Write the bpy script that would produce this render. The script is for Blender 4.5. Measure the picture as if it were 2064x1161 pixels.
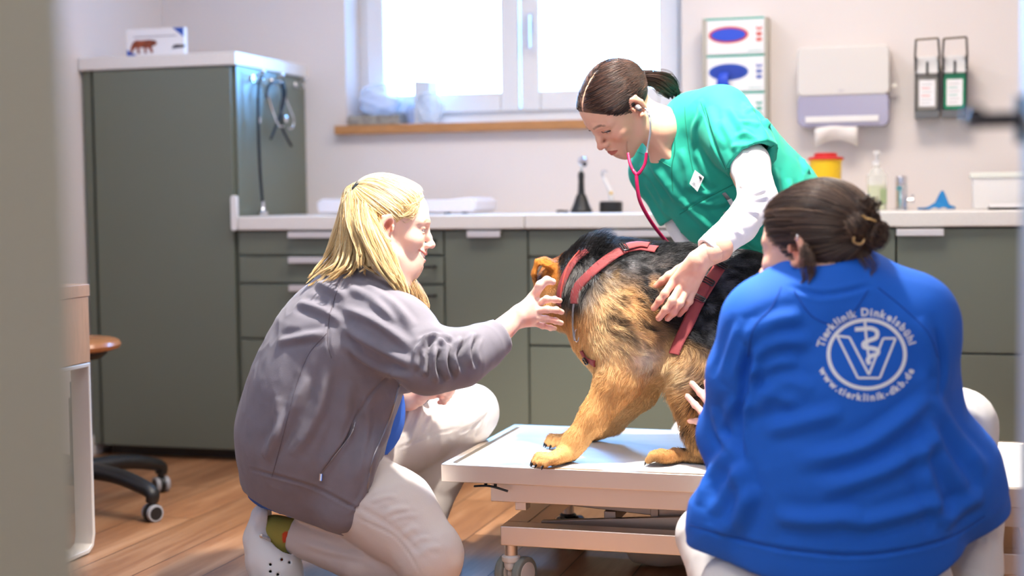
import bpy, math, random
import numpy as np
from mathutils import Vector, Matrix
from mathutils.bvhtree import BVHTree
C = bpy.context.scene.collection
for _o in list(bpy.data.objects): bpy.data.objects.remove(_o)
sc = bpy.context.scene

# ---------------------------------------------------------------- camera
TH, PH, RO, FPX = math.radians(16.4), math.radians(3.54), math.radians(0.65), 2950.0
CAM = np.array([0.0, 0.0, 0.96])
_f = np.array([-math.sin(TH)*math.cos(PH), math.cos(TH)*math.cos(PH), -math.sin(PH)])
_r0 = np.array([math.cos(TH), math.sin(TH), 0.0]); _u0 = np.cross(_r0, _f)
_r = _r0*math.cos(RO) - _u0*math.sin(RO); _u = _u0*math.cos(RO) + _r0*math.sin(RO)
cam = bpy.data.cameras.new('camera'); camo = bpy.data.objects.new('camera', cam); C.objects.link(camo)
cam.sensor_width = 36.0; cam.lens = 36.0*FPX/2064.0
camo.matrix_world = Matrix(((_r[0], _u[0], -_f[0], CAM[0]), (_r[1], _u[1], -_f[1], CAM[1]), (_r[2], _u[2], -_f[2], CAM[2]), (0, 0, 0, 1)))
cam.clip_start = 0.05; cam.clip_end = 60
cam.dof.use_dof = True; cam.dof.focus_distance = 3.52; cam.dof.aperture_fstop = 1.7
sc.camera = camo
def _ray(x, y): return _f + (x-1032)/FPX*_r - (y-580.5)/FPX*_u
def P(x, y, d):
    "the place in the room seen at photograph position x, y and d metres away along the view axis"
    return CAM + d*_ray(x, y)
def onY(x, y, Y): v = _ray(x, y); return CAM + v*(Y/v[1])
def onX(x, y, X): v = _ray(x, y); return CAM + v*(X/v[0])
def onZ(x, y, Z): v = _ray(x, y); return CAM + v*((Z-CAM[2])/v[2])
sc.view_settings.view_transform = 'Standard'; sc.view_settings.look = 'None'
sc.view_settings.gamma = 1.0; sc.view_settings.use_curve_mapping = False
sc.view_settings.exposure = 0.08

# ---------------------------------------------------------------- light
w = bpy.data.worlds.new('sky'); sc.world = w; w.use_nodes = True
w.node_tree.nodes['Background'].inputs[0].default_value = (0.15, 0.46, 1.0, 1)
w.node_tree.nodes['Background'].inputs[1].default_value = 60.0
def area(name, loc, target, sx, sy, power, col, portal=False, spread=180):
    l = bpy.data.lights.new(name, 'AREA'); l.shape = 'RECTANGLE'; l.size = sx; l.size_y = sy; l.energy = power; l.color = col
    l.spread = math.radians(spread)
    o = bpy.data.objects.new(name, l); C.objects.link(o); o.location = loc
    o.rotation_euler = (Vector(target)-Vector(loc)).to_track_quat('-Z', 'Y').to_euler()
    if portal: l.cycles.is_portal = True
    return o
WARM = (1.0, 0.87, 0.74)
area('window_portal', (-1.58, 5.62, 1.85), (-1.58, 0, 1.85), 1.4, 1.1, 1, (1, 1, 1), portal=True)
area('ceiling_light_left', (-1.7, 3.9, 2.48), (-1.7, 3.9, 0), 0.6, 0.6, 18, WARM)
area('ceiling_light_right', (-0.3, 4.1, 2.48), (-0.3, 4.1, 0), 0.6, 0.6, 30, WARM)
area('ceiling_light_front', (-0.9, 1.9, 2.48), (-0.9, 1.9, 0), 1.2, 0.6, 16, (1.0, 0.93, 0.86))
area('hallway_light', (-0.5, -0.9, 2.2), (-0.8, 3.0, 0.9), 1.4, 1.0, 36, (1.0, 0.95, 0.90))
_l = bpy.data.lights.new('examination_lamp', 'SPOT'); _l.energy = 360; _l.color = (1.0, 0.92, 0.83)
_l.shadow_soft_size = 0.07; _l.spot_size = math.radians(74); _l.spot_blend = 0.5
_o = bpy.data.objects.new('examination_lamp', _l); C.objects.link(_o); _o.location = (-0.62, 3.16, 2.32)
_o.rotation_euler = (Vector((-0.75, 3.50, 0.6))-_o.location).to_track_quat('-Z', 'Y').to_euler()

# ---------------------------------------------------------------- materials
def srgb(c):
    if isinstance(c, str): c = [int(c[i:i+2], 16) for i in (0, 2, 4)]
    return tuple(((v/255)/12.92 if v/255 <= 0.04045 else ((v/255+0.055)/1.055)**2.4) for v in c)
MATS = {}
def mat(name, col, rough=0.5, metal=0.0, bump=0.0, bscale=200.0, var=0.0, vscale=8.0, trans=0.0, alpha=1.0, sheen=0.0, stretch=(1, 1, 1), emit=0.0, sss=0.0, spec=0.5, coat=0.0, attr=None):
    if name in MATS: return MATS[name]
    m = bpy.data.materials.new(name); MATS[name] = m; m.use_nodes = True
    nt = m.node_tree; b = nt.nodes['Principled BSDF']; N = nt.nodes.new; L = nt.links.new
    c = (*srgb(col), 1)
    b.inputs['Base Color'].default_value = c
    b.inputs['Roughness'].default_value = rough; b.inputs['Metallic'].default_value = metal
    b.inputs['Specular IOR Level'].default_value = spec
    if trans: b.inputs['Transmission Weight'].default_value = trans
    if alpha < 1: b.inputs['Alpha'].default_value = alpha
    if sheen: b.inputs['Sheen Weight'].default_value = sheen
    if coat: b.inputs['Coat Weight'].default_value = coat
    if emit: b.inputs['Emission Color'].default_value = c; b.inputs['Emission Strength'].default_value = emit
    if sss:
        b.inputs['Subsurface Weight'].default_value = sss; b.inputs['Subsurface Radius'].default_value = (1, .35, .2); b.inputs['Subsurface Scale'].default_value = 0.008
    tc = N('ShaderNodeTexCoord'); mp = N('ShaderNodeMapping'); L(tc.outputs['Object'], mp.inputs[0]); mp.inputs['Scale'].default_value = stretch
    src = None
    if attr:
        a = N('ShaderNodeAttribute'); a.attribute_name = attr; src = a.outputs['Color']; L(src, b.inputs['Base Color'])
    if var:
        n = N('ShaderNodeTexNoise'); n.inputs['Scale'].default_value = vscale; n.inputs['Detail'].default_value = 4; L(mp.outputs[0], n.inputs[0])
        r = N('ShaderNodeMapRange'); L(n.outputs[0], r.inputs[0]); r.inputs[1].default_value = .3; r.inputs[2].default_value = .7; r.inputs[3].default_value = 1-var; r.inputs[4].default_value = 1+var
        mx = N('ShaderNodeVectorMath'); mx.operation = 'SCALE'; mx.inputs[0].default_value = c[:3]
        if src: L(src, mx.inputs[0])
        L(r.outputs[0], mx.inputs['Scale']); L(mx.outputs[0], b.inputs['Base Color'])
    if bump:
        n = N('ShaderNodeTexNoise'); n.inputs['Scale'].default_value = bscale; n.inputs['Detail'].default_value = 3; L(mp.outputs[0], n.inputs[0])
        bu = N('ShaderNodeBump'); bu.inputs['Strength'].default_value = bump; bu.inputs['Distance'].default_value = 0.002; L(n.outputs[0], bu.inputs['Height']); L(bu.outputs[0], b.inputs['Normal'])
    return m
def glass_mat(name, col=(1, 1, 1), gloss=0.08, alpha=0.12):
    m = bpy.data.materials.new(name); m.use_nodes = True; nt = m.node_tree; nt.nodes.clear(); N = nt.nodes.new; L = nt.links.new
    o = N('ShaderNodeOutputMaterial'); t = N('ShaderNodeBsdfTransparent'); t.inputs[0].default_value = (*col, 1)
    g = N('ShaderNodeBsdfGlossy'); g.inputs['Roughness'].default_value = 0.03; fr = N('ShaderNodeFresnel'); fr.inputs[0].default_value = 1.45
    mx = N('ShaderNodeMixShader'); L(fr.outputs[0], mx.inputs[0]); L(t.outputs[0], mx.inputs[1]); L(g.outputs[0], mx.inputs[2]); L(mx.outputs[0], o.inputs[0])
    return m

# ---------------------------------------------------------------- mesh building
def world_loc(o):
    v = Vector((0, 0, 0))
    while o is not None: v += o.location; o = o.parent
    return np.array(v)
def raw_mesh(name, V, F, m=None, parent=None, smooth=True, sharp=None, attrs=None, mats=None, mi=None):
    me = bpy.data.meshes.new(name); V = np.asarray(V, dtype=np.float32)
    if parent is not None: V = V - world_loc(parent).astype(np.float32)
    if isinstance(F, np.ndarray):
        nf, k = F.shape
        me.vertices.add(len(V)); me.vertices.foreach_set('co', V.ravel())
        me.loops.add(nf*k); me.loops.foreach_set('vertex_index', F.astype(np.int32).ravel())
        me.polygons.add(nf); me.polygons.foreach_set('loop_start', np.arange(0, nf*k, k, dtype=np.int32))
        me.update(calc_edges=True)
    else:
        me.from_pydata(V.tolist(), [], F); me.update()
    if smooth:
        me.polygons.foreach_set('use_smooth', np.ones(len(me.polygons), dtype=bool))
        if sharp: me.set_sharp_from_angle(angle=math.radians(sharp))
    for an, arr in (attrs or {}).items():
        arr = np.asarray(arr, dtype=np.float32)
        if arr.shape[1] == 3: arr = np.concatenate([arr, np.ones((len(arr), 1), np.float32)], 1)
        a = me.color_attributes.new(an, 'FLOAT_COLOR', 'POINT'); a.data.foreach_set('color', arr.ravel())
    o = bpy.data.objects.new(name, me); C.objects.link(o)
    if m is not None: me.materials.append(m)
    if mats:
        for q in mats: me.materials.append(q)
        if mi is not None: me.polygons.foreach_set('material_index', np.asarray(mi, dtype=np.int32))
    if parent is not None: o.parent = parent
    return o
class MB:
    def __init__(s): s.V = []; s.F = []
    def add(s, V, F):
        n = len(s.V); s.V += [tuple(map(float, v)) for v in V]; s.F += [tuple(i+n for i in f) for f in F]; return s
    def hexa(s, p):  # 8 corners, bottom 4 then top 4
        return s.add(p, [(3, 2, 1, 0), (4, 5, 6, 7), (0, 1, 5, 4), (1, 2, 6, 5), (2, 3, 7, 6), (3, 0, 4, 7)])
    def box(s, x0, x1, y0, y1, z0, z1):
        return s.hexa([(x0, y0, z0), (x1, y0, z0), (x1, y1, z0), (x0, y1, z0), (x0, y0, z1), (x1, y0, z1), (x1, y1, z1), (x0, y1, z1)])
    def bar(s, a, b, wx, wy, up=(0, 0, 1)):
        a = Vector(a); b = Vector(b); d = (b-a).normalized(); u = Vector(up); x = d.cross(u)
        if x.length < 1e-4: x = d.cross(Vector((1, 0, 0)))
        x.normalize(); y = x.cross(d); c = []
        for p in (a, b):
            for i, j in ((-1, -1), (1, -1), (1, 1), (-1, 1)): c.append(p + x*(i*wx/2) + y*(j*wy/2))
        return s.add(c, [(0, 1, 2, 3), (7, 6, 5, 4), (0, 4, 5, 1), (1, 5, 6, 2), (2, 6, 7, 3), (3, 7, 4, 0)])
    def tube(s, pts, r, n=12, caps=True, ell=None):
        pts = [Vector(p) for p in pts]; k = len(pts); rs = r if hasattr(r, '__len__') else [r]*k
        V = []; t = (pts[1]-pts[0]).normalized(); u = t.cross(Vector((0, 0, 1)))
        if u.length < 1e-3: u = t.cross(Vector((1, 0, 0)))
        u.normalize()
        for i, p in enumerate(pts):
            t = (pts[min(i+1, k-1)]-pts[max(i-1, 0)])
            if t.length < 1e-9: t = Vector((0, 0, 1))
            t.normalize(); u = (u - t*u.dot(t)).normalized(); v = t.cross(u)
            for j in range(n):
                a = 2*math.pi*j/n; V.append(p + (u*math.cos(a) + v*math.sin(a)*(ell or 1))*rs[i])
        F = [(i*n+j, i*n+(j+1) % n, (i+1)*n+(j+1) % n, (i+1)*n+j) for i in range(k-1) for j in range(n)]
        if caps: F += [tuple(range(n-1, -1, -1)), tuple((k-1)*n+j for j in range(n))]
        return s.add(V, F)
    def cyl(s, a, b, r, n=24, r2=None): return s.tube([a, b], [r, r if r2 is None else r2], n)
    def lathe(s, c, prof, n=32, axis=(0, 0, 1), caps=True):
        c = Vector(c); q = Vector((0, 0, 1)).rotation_difference(Vector(axis)); V = []
        for r, h in prof:
            for j in range(n):
                a = 2*math.pi*j/n; V.append(c + q @ Vector((r*math.cos(a), r*math.sin(a), h)))
        k = len(prof); F = [(i*n+j, i*n+(j+1) % n, (i+1)*n+(j+1) % n, (i+1)*n+j) for i in range(k-1) for j in range(n)]
        if caps: F += [tuple(range(n-1, -1, -1)), tuple((k-1)*n+j for j in range(n))]
        return s.add(V, F)
    def prism(s, poly, o, ux, uy, uz):
        "poly in the plane ux, uy at o, extruded along uz"
        o, ux, uy, uz = map(Vector, (o, ux, uy, uz)); n = len(poly)
        V = [o+ux*a+uy*b for a, b in poly] + [o+ux*a+uy*b+uz for a, b in poly]
        F = [tuple(range(n-1, -1, -1)), tuple(range(n, 2*n))] + [(i, (i+1) % n, n+(i+1) % n, n+i) for i in range(n)]
        return s.add(V, F)
    def sphere(s, c, r, n=20, m=12, sq=(1, 1, 1)):
        V = [(c[0], c[1], c[2]+r*sq[2])]
        for i in range(1, m):
            for j in range(n):
                a = math.pi*i/m; b = 2*math.pi*j/n
                V.append((c[0]+r*sq[0]*math.sin(a)*math.cos(b), c[1]+r*sq[1]*math.sin(a)*math.sin(b), c[2]+r*sq[2]*math.cos(a)))
        V.append((c[0], c[1], c[2]-r*sq[2])); F = [(0, 1+j, 1+(j+1) % n) for j in range(n)]
        F += [(1+i*n+j, 1+(i+1)*n+j, 1+(i+1)*n+(j+1) % n, 1+i*n+(j+1) % n) for i in range(m-2) for j in range(n)]
        F += [(len(V)-1, 1+(m-2)*n+(j+1) % n, 1+(m-2)*n+j) for j in range(n)]
        return s.add(V, F)
    def xf(s, M):
        s.V = [tuple(M @ Vector(v)) for v in s.V]; return s
    def build(s, name, m, parent=None, bev=0.0, smooth=True, sharp=35, seg=2, sub=0):
        o = raw_mesh(name, s.V, s.F, m, parent, smooth, sharp)
        if bev:
            b = o.modifiers.new('bevel', 'BEVEL'); b.width = bev; b.segments = seg; b.limit_method = 'ANGLE'; b.angle_limit = math.radians(40); b.harden_normals = True
        if sub:
            q = o.modifiers.new('sub', 'SUBSURF'); q.levels = sub; q.render_levels = sub
        return o
def empty(name, loc, label=None, cat=None, group=None, parent=None):
    o = bpy.data.objects.new(name, None); C.objects.link(o); o.location = tuple(map(float, loc)); o.empty_display_size = 0.05
    return tag(o, label, cat, group)
def tag(o, label=None, cat=None, group=None, kind=None):
    if label: o['label'] = label
    if cat: o['category'] = cat
    if group: o['group'] = group
    if kind: o['kind'] = kind
    return o
def struct(o): o['kind'] = 'structure'; return o
def copy_tree(o, parent=None):
    c = o.copy(); C.objects.link(c)
    if parent is not None: c.parent = parent
    for ch in list(o.children): copy_tree(ch, c)
    return c
def cr(pts, n=8, closed=False):
    "smooth curve through points"
    pts = np.asarray(pts, float); k = len(pts); out = []
    for i in range(k if closed else k-1):
        if closed: a, b, c, d = pts[(i-1) % k], pts[i], pts[(i+1) % k], pts[(i+2) % k]
        else: a, b, c, d = pts[max(i-1, 0)], pts[i], pts[i+1], pts[min(i+2, k-1)]
        for j in range(n):
            t = j/n; out.append(0.5*((2*b)+(-a+c)*t+(2*a-5*b+4*c-d)*t*t+(-a+3*b-3*c+d)*t**3))
    if not closed: out.append(pts[-1])
    return np.array(out)
def rrect(w, h, r, n=5, cx=0, cy=0):
    o = []
    for sx, sy, a0 in ((1, 1, 0), (-1, 1, 90), (-1, -1, 180), (1, -1, 270)):
        for i in range(n+1):
            a = math.radians(a0+90*i/n); o.append((cx+sx*(w/2-r)+r*math.cos(a), cy+sy*(h/2-r)+r*math.sin(a)))
    return o
def text_mesh(s, size, name='t', bold=0.0, ext=0.0, base=False):
    cu = bpy.data.curves.new(name, 'FONT'); cu.body = s; cu.size = size; cu.align_x = 'CENTER'; cu.align_y = 'TOP_BASELINE' if base else 'CENTER'; cu.offset = bold; cu.extrude = ext; cu.resolution_u = 3
    o = bpy.data.objects.new(name, cu); C.objects.link(o); dg = bpy.context.evaluated_depsgraph_get(); me = o.evaluated_get(dg).to_mesh()
    V = [tuple(v.co) for v in me.vertices]; F = [tuple(p.vertices) for p in me.polygons]
    o.evaluated_get(dg).to_mesh_clear(); bpy.data.objects.remove(o); return V, F
EX, EZ = (1, 0, 0), (0, 0, 1)

# ---------------------------------------------------------------- room shell
M_wall = mat('warm white plaster', 'e6dedb', .9, bump=.15, bscale=60)
M_white = mat('white laminate', 'e4e0dc', .45, bump=.1, bscale=300, var=.03, vscale=200)
M_frame = mat('white window frame', 'e9e7e6', .35)
M_green = mat('grey green cabinet front', '6b7164', .36)
M_dark = mat('dark plinth', '3a322c', .6)
M_black = mat('black plastic', '17181a', .42)
M_steel = mat('brushed steel', 'e9ddcf', .40, 1.0, bump=.05, bscale=90, stretch=(1, 1, 30))
M_chrome = mat('chrome', 'e8e8ea', .12, 1.0)
M_oak = mat('oak sill', 'b98350', .5, var=.15, vscale=14, stretch=(1.5, 8, 12))
M_desk = mat('desk oak', 'c99d78', .5, var=.08, vscale=14, stretch=(8, 8, 1.2))
M_glass = glass_mat('window glass')

def floor_mat():
    m = bpy.data.materials.new('oak plank floor'); m.use_nodes = True; nt = m.node_tree; b = nt.nodes['Principled BSDF']; N = nt.nodes.new; L = nt.links.new
    tc = N('ShaderNodeTexCoord'); mp = N('ShaderNodeMapping'); L(tc.outputs['Object'], mp.inputs[0]); mp.inputs['Rotation'].default_value = (0, 0, math.radians(90)); mp.inputs['Location'].default_value = (.27, .035, 0)
    br = N('ShaderNodeTexBrick'); L(mp.outputs[0], br.inputs[0]); br.offset = .37; br.inputs['Scale'].default_value = 1; br.inputs['Brick Width'].default_value = 1.22; br.inputs['Row Height'].default_value = .178
    br.inputs['Mortar Size'].default_value = .0022; br.inputs['Mortar Smooth'].default_value = .3; br.inputs['Bias'].default_value = -.1
    br.inputs['Color1'].default_value = (0, 0, 0, 1); br.inputs['Color2'].default_value = (1, 1, 1, 1); br.inputs['Mortar'].default_value = (.5, .5, .5, 1)
    # every plank shifts the grain by its own tone
    sc1 = N('ShaderNodeVectorMath'); sc1.operation = 'MULTIPLY'; L(tc.outputs['Object'], sc1.inputs[0]); sc1.inputs[1].default_value = (9, .8, 1)
    ad = N('ShaderNodeVectorMath'); ad.operation = 'MULTIPLY_ADD'; L(br.outputs['Color'], ad.inputs[0]); ad.inputs[1].default_value = (9, 5, 3); L(sc1.outputs[0], ad.inputs[2])
    n1 = N('ShaderNodeTexNoise'); n1.inputs['Scale'].default_value = 1.6; n1.inputs['Detail'].default_value = 7; n1.inputs['Roughness'].default_value = .62; n1.inputs['Distortion'].default_value = .5; L(ad.outputs[0], n1.inputs[0])
    rp = N('ShaderNodeValToRGB'); L(n1.outputs[0], rp.inputs[0]); e = rp.color_ramp.elements
    e[0].position = .30; e[0].color = (*srgb('7d5236'), 1); e[1].position = .68; e[1].color = (*srgb('b08460'), 1)
    q = rp.color_ramp.elements.new(.48); q.color = (*srgb('986a47'), 1)
    hs = N('ShaderNodeMixRGB'); hs.blend_type = 'MULTIPLY'; hs.inputs[0].default_value = .5; L(rp.outputs[0], hs.inputs[1])
    mr = N('ShaderNodeMapRange'); L(br.outputs['Color'], mr.inputs[0]); mr.inputs[3].default_value = .6; mr.inputs[4].default_value = 1.25; L(mr.outputs[0], hs.inputs[2])
    mo = N('ShaderNodeMixRGB'); mo.inputs[2].default_value = (*srgb('4a2f1b'), 1); L(br.outputs['Fac'], mo.inputs[0]); L(hs.outputs[0], mo.inputs[1]); L(mo.outputs[0], b.inputs['Base Color'])
    b.inputs['Roughness'].default_value = .42; bu = N('ShaderNodeBump'); bu.inputs['Strength'].default_value = .25; bu.inputs['Distance'].default_value = .002; L(n1.outputs[0], bu.inputs['Height']); L(bu.outputs[0], b.inputs['Normal'])
    return m
XL, XR, YB, YF, ZC = -3.10, 1.30, 5.45, -1.6, 2.55
struct(MB().box(XL-.1, XR+.1, YF-.1, YB+.5, -.1, 0).build('floor', floor_mat()))
struct(MB().box(XL-.1, XR+.1, YF-.1, YB+.5, ZC, ZC+.1).build('ceiling', M_wall))
struct(MB().box(XL-.1, XL, YF-.1, YB+.4, 0, ZC).build('wall_left', M_wall))
struct(MB().box(XR, XR+.1, YF-.1, YB+.4, 0, ZC).build('wall_right', M_wall))
struct(MB().box(XL, XR, YF-.1, YF, 0, ZC).build('wall_front', M_wall))
WX0, WX1, WZ0, WZ1 = -2.283, -.935, 1.255, 2.25
bw = MB()
bw.box(XL, WX0, YB, YB+.3, 0, ZC); bw.box(WX1, XR, YB, YB+.3, 0, ZC); bw.box(WX0, WX1, YB, YB+.3, 0, WZ0); bw.box(WX0, WX1, YB, YB+.3, WZ1, ZC)
struct(bw.build('wall_back', M_wall))
# partition with the doorway the picture was taken through
M_door = mat('grey green door paint', 'c6c9b6', .5)
pt = MB(); pt.box(XL, -.65, .80, .90, 0, ZC); pt.box(.32, XR, .80, .90, 0, ZC); pt.box(-.65, .32, .80, .90, 2.1, ZC)
struct(pt.build('wall_partition', M_wall))
fr = MB(); fr.box(-.67, -.597, .785, .915, 0, 2.12); fr.box(.265, .32, .785, .915, 0, 2.12); fr.box(-.597, .265, .785, .915, 2.08, 2.12)
d1 = struct(fr.build('door_1', M_door, bev=.004))
lf = MB(); lf.box(.083, .125, .93, 1.70, .01, 2.07)
d2 = struct(lf.build('door_2', mat('pale door leaf', 'a9abb0', .45), bev=.003))
hm = MB(); hz = 1.037; hy = 1.655
hm.cyl((.0825, hy, hz), (.074, hy, hz), .026); hm.cyl((.078, hy, hz), (.030, hy, hz), .0085, 16)
hm.tube(cr([(.034, hy+.004, hz), (.030, hy-.02, hz), (.029, hy-.07, hz), (.031, hy-.125, hz)], 5), .0095, 14)
hm.build('door_handle', mat('dark metal handle', '3a3a3e', .35, .9), d2)
MB().box(XL, XL+.014, 1.0, 4.90, 0, .075).build('baseboard_left', M_frame, bev=.003)['kind'] = 'structure'

# window: outer frame, two sashes, panes, handle; oak sill board
YW = 5.60
wf = MB(); t = .075
wf.box(WX0, WX0+t, YW, YW+.07, WZ0+.03, WZ1); wf.box(WX1-t, WX1, YW, YW+.07, WZ0+.03, WZ1); wf.box(WX0, WX1, YW, YW+.07, WZ0, WZ0+t*.8); wf.box(WX0, WX1, YW, YW+.07, WZ1-t, WZ1)
win = struct(wf.build('window_1', M_frame, bev=.006))
XM = -1.60
for a, b in ((WX0+.035, XM-.003), (XM+.003, WX1-.035)):
    s = .078; z0, z1 = WZ0+.045, WZ1-.04; sm = MB()
    sm.box(a, a+s, YW-.022, YW+.03, z0, z1); sm.box(b-s, b, YW-.022, YW+.03, z0, z1); sm.box(a+s, b-s, YW-.022, YW+.03, z0, z0+s); sm.box(a+s, b-s, YW-.022, YW+.03, z1-s, z1)
    sash = sm.build('window_sash', M_frame, win, bev=.007)
    MB().box(a+s-.005, b-s+.005, YW+.006, YW+.012, z0+s-.005, z1-s+.005).build('window_pane', M_glass, sash)
hb = MB(); hx = XM+.045; hb.box(hx-.014, hx+.014, YW-.034, YW-.022, 1.60, 1.68); hb.box(hx-.010, hx+.010, YW-.065, YW-.034, 1.645, 1.665); hb.box(hx-.011, hx+.011, YW-.072, YW-.056, 1.54, 1.67)
hb.build('window_handle', mat('silver handle', 'd7dbe4', .3, .6), win, bev=.004)
sl = struct(MB().box(-2.32, -.90, 5.405, YW+.01, 1.217, 1.252).build('trim_1', M_oak, bev=.004))

# ---------------------------------------------------------------- cabinets
YC = 4.83
def cab(name, loc, label, group=None, cat='cabinet'): return empty(name, loc, label, cat, group)
tall = cab('tall_cabinet', (-2.775, 5.13, 0), 'tall grey-green cabinet with a white top board, left end of the counter')
MB().box(-3.055, -2.462, 4.852, 5.448, .085, 1.449).build('body', M_green, tall, bev=.001)
MB().box(-3.090, -3.057, 4.842, 4.90, .045, 1.449).build('filler_strip', M_green, tall)
MB().box(-3.040, -2.475, YC, 4.850, .045, 1.447).build('door', M_green, tall, bev=.0015)
MB().box(-3.096, -2.449, 4.822, 5.449, 1.450, 1.497).build('top_board', M_white, tall, bev=.003)
MB().box(-3.045, -2.47, 4.90, 4.915, 0, .085).build('plinth', M_dark, tall)
# base units
def front(mb, x0, x1, z0, z1): mb.box(x0+.002, x1-.002, YC, YC+.019, z0, z1)
def edge_handle(x0, x1, z, parent):
    m = MB(); m.box(x0, x1, YC-.024, YC+.004, z-.004, z+.0005); m.box(x0, x1, YC-.026, YC-.022, z-.021, z+.0005)
    return m.build('handle', M_hand, parent, bev=.0015)
def bar_handle(x0, x1, z, parent):
    m = MB(); m.tube([(x0, YC+.002, z), (x0, YC-.024, z), (x0+.004, YC-.028, z), (x1-.004, YC-.028, z), (x1, YC-.024, z), (x1, YC+.002, z)], .005, 10)
    return m.build('handle', M_black, parent)
M_hand = mat('pale aluminium handle', 'dad6d6', .35, .35)
def unit(x0, x1, label, splits, kind='drawer', handles=None, bars=False, group=None):
    e = cab('base_cabinet', ((x0+x1)/2, 5.13, 0), label, group)
    MB().box(x0+.001, x1-.001, YC+.021, 5.44, .085, .849).build('body', M_green, e)
    MB().box(x0, x1, YC+.06, YC+.075, 0, .084).build('plinth', M_dark, e)
    for i in range(len(splits)-1):
        z1, z0 = splits[i]-(.0 if i == 0 else .004), splits[i+1]+.004
        m = MB(); front(m, x0, x1, z0, z1); d = m.build('drawer' if kind == 'drawer' else 'door', M_green, e, bev=.0015)
        if handles:
            hx0, hx1 = handles
            if bars: bar_handle(hx0, hx1, z1-.034, d)
            else: edge_handle(hx0, hx1, z1-.001, d)
    return e
unit(-2.458, -1.862, 'wide drawer unit with pale edge handles, next to the tall cabinet', [.846, .760, .659, .457, .09], handles=(-2.25, -2.05))
unit(-1.860, -1.668, 'narrow drawer unit with black bar handles behind the blonde person', [.846, .760, .659, .457, .09], handles=(-1.79, -1.70), bars=True)
unit(-1.666, -1.364, 'narrow cupboard with one full-height door and short handle', [.846, .09], 'door', (-1.575, -1.455))
unit(-1.362, -.562, 'wide drawer unit with a long pale handle, behind the dog', [.846, .755, .450, .09], handles=(-1.11, -.81))
unit(-.560, -.142, 'plain sink cupboard behind the person in green scrubs', [.846, .09], 'door', (-.45, -.25))
unit(-.140, .60, 'wide deep-drawer unit at the right end of the counter', [.846, .450, .09], handles=(-.20+.06, .005))
wt = MB(); wt.box(-2.4485, -1.37, 4.808, 5.449, .852, .902); wt.box(-1.369, .62, 4.808, 5.449, .852, .902)
o = wt.build('worktop', M_white, bev=.006); tag(o, 'long white speckled worktop running along the back wall', 'worktop')
ue = MB(); ue.prism(rrect(.024, .128, .010, 4), (-2.462, 4.806, .915), (1, 0, 0), (0, 0, 1), (0, .018, 0))
tag(ue.build('edge_trim', M_frame, bev=.002), 'short white upright strip at the left end of the worktop', 'trim strip')

# ---------------------------------------------------------------- things on and around the counter
def ellp(w, h, n=28, cx=0, cy=0): return [(cx+w*math.cos(2*math.pi*i/n), cy+h*math.sin(2*math.pi*i/n)) for i in range(n)]
M_paper = mat('white card', 'f0eef0', .6); M_blue = mat('nitrile blue', '2a4fd0', .45, bump=.6, bscale=90)
M_teal = mat('teal print', '2fae9a', .5); M_redp = mat('red print', 'd8402c', .5); M_bluep = mat('blue print', '2b56b4', .5)

def decal(poly, x, y, z, m, name, parent, th=.0008): return MB().prism(poly, (x, y, z), EX, EZ, (0, -th, 0)).build(name, m, parent, smooth=False)
# printed carton on the tall cabinet: blue corners, brown walking animal print
bx = empty('carton', (-3.0, 4.96, 1.497), 'small white carton with a brown animal print, on the tall cabinet', 'box')
X0, X1 = onY(255, 85, 4.9)[0], onY(371, 85, 4.9)[0]; zt = onY(312, 57, 4.9)[2]
MB().box(X0, X1, 4.9, 4.925, 1.497, zt).build('carton_body', M_paper, bx, bev=.001)
dz = zt-1.497
decal([(-.045, 0), (0, 0), (0, -.035)], X1-.001, 4.8995, zt-.001, M_bluep, 'blue_corner', bx)
decal([(0, 0), (.055, 0), (0, .03)], X0+.001, 4.8995, 1.498, M_bluep, 'blue_corner', bx)
an = [(-.075, .012), (-.070, .012), (-.062, .028), (-.050, .036), (-.046, .012), (-.037, .012), (-.040, .034), (-.020, .034), (-.018, .012), (-.010, .012), (-.012, .032), (0, .030), (.008, .012), (.016, .014), (.010, .036), (.022, .040), (.032, .046), (.026, .058), (.014, .060), (0, .062), (-.030, .060), (-.052, .062), (-.066, .052), (-.074, .034)]
decal([(a*1.05, b) for a, b in an], X0+.095, 4.8992, 1.500, mat('brown print', '8c4224', .6, var=.5, vscale=60), 'animal_print', bx)
decal([(0, 0), (.05, .004), (.056, .012), (.02, .016), (.006, .012)], X0+.19, 4.8992, 1.525, mat('grey print', '4d4a52', .6), 'small_print', bx)
decal([(0, 0), (.18, 0), (.18, .003), (0, .003)], X0+.03, 4.8992, 1.572, mat('pale grey print', 'a9a7ac', .6), 'text_line', bx)
# coat hooks and hanging stethoscopes on the cabinet side
def hook(y, z, label):
    e = empty('coat_hook', (-2.461, y, z), label, 'hook', 'chrome hooks on the cabinet side')
    MB().cyl((-2.4625, y, z), (-2.454, y, z), .013).build('wall_plate', M_chrome, e)
    m = MB(); m.tube(cr([(-2.456, y, z+.003), (-2.43, y, z+.012), (-2.415, y, z+.022)], 4), .0042, 10); m.sphere((-2.413, y, z+.024), .0085, 12, 8)
    m.tube(cr([(-2.456, y, z-.004), (-2.435, y, z-.014), (-2.422, y, z-.006)], 4), .0038, 10); m.sphere((-2.420, y, z-.004), .0068, 12, 8); m.build('prong', M_chrome, e)
hook(4.975, 1.412, 'chrome double hook nearest the front edge of the cabinet side')
hook(5.135, 1.412, 'chrome double hook in the middle of the cabinet side')
hook(5.345, 1.412, 'empty chrome hook nearest the wall on the cabinet side')
XS = -2.437
s1 = empty('stethoscope', (XS, 4.97, .91), 'black stethoscope hanging straight down the cabinet side, chest piece at the bottom', 'stethoscope')
M_tube = mat('dark rubber tube', '14202c', .38)
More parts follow.
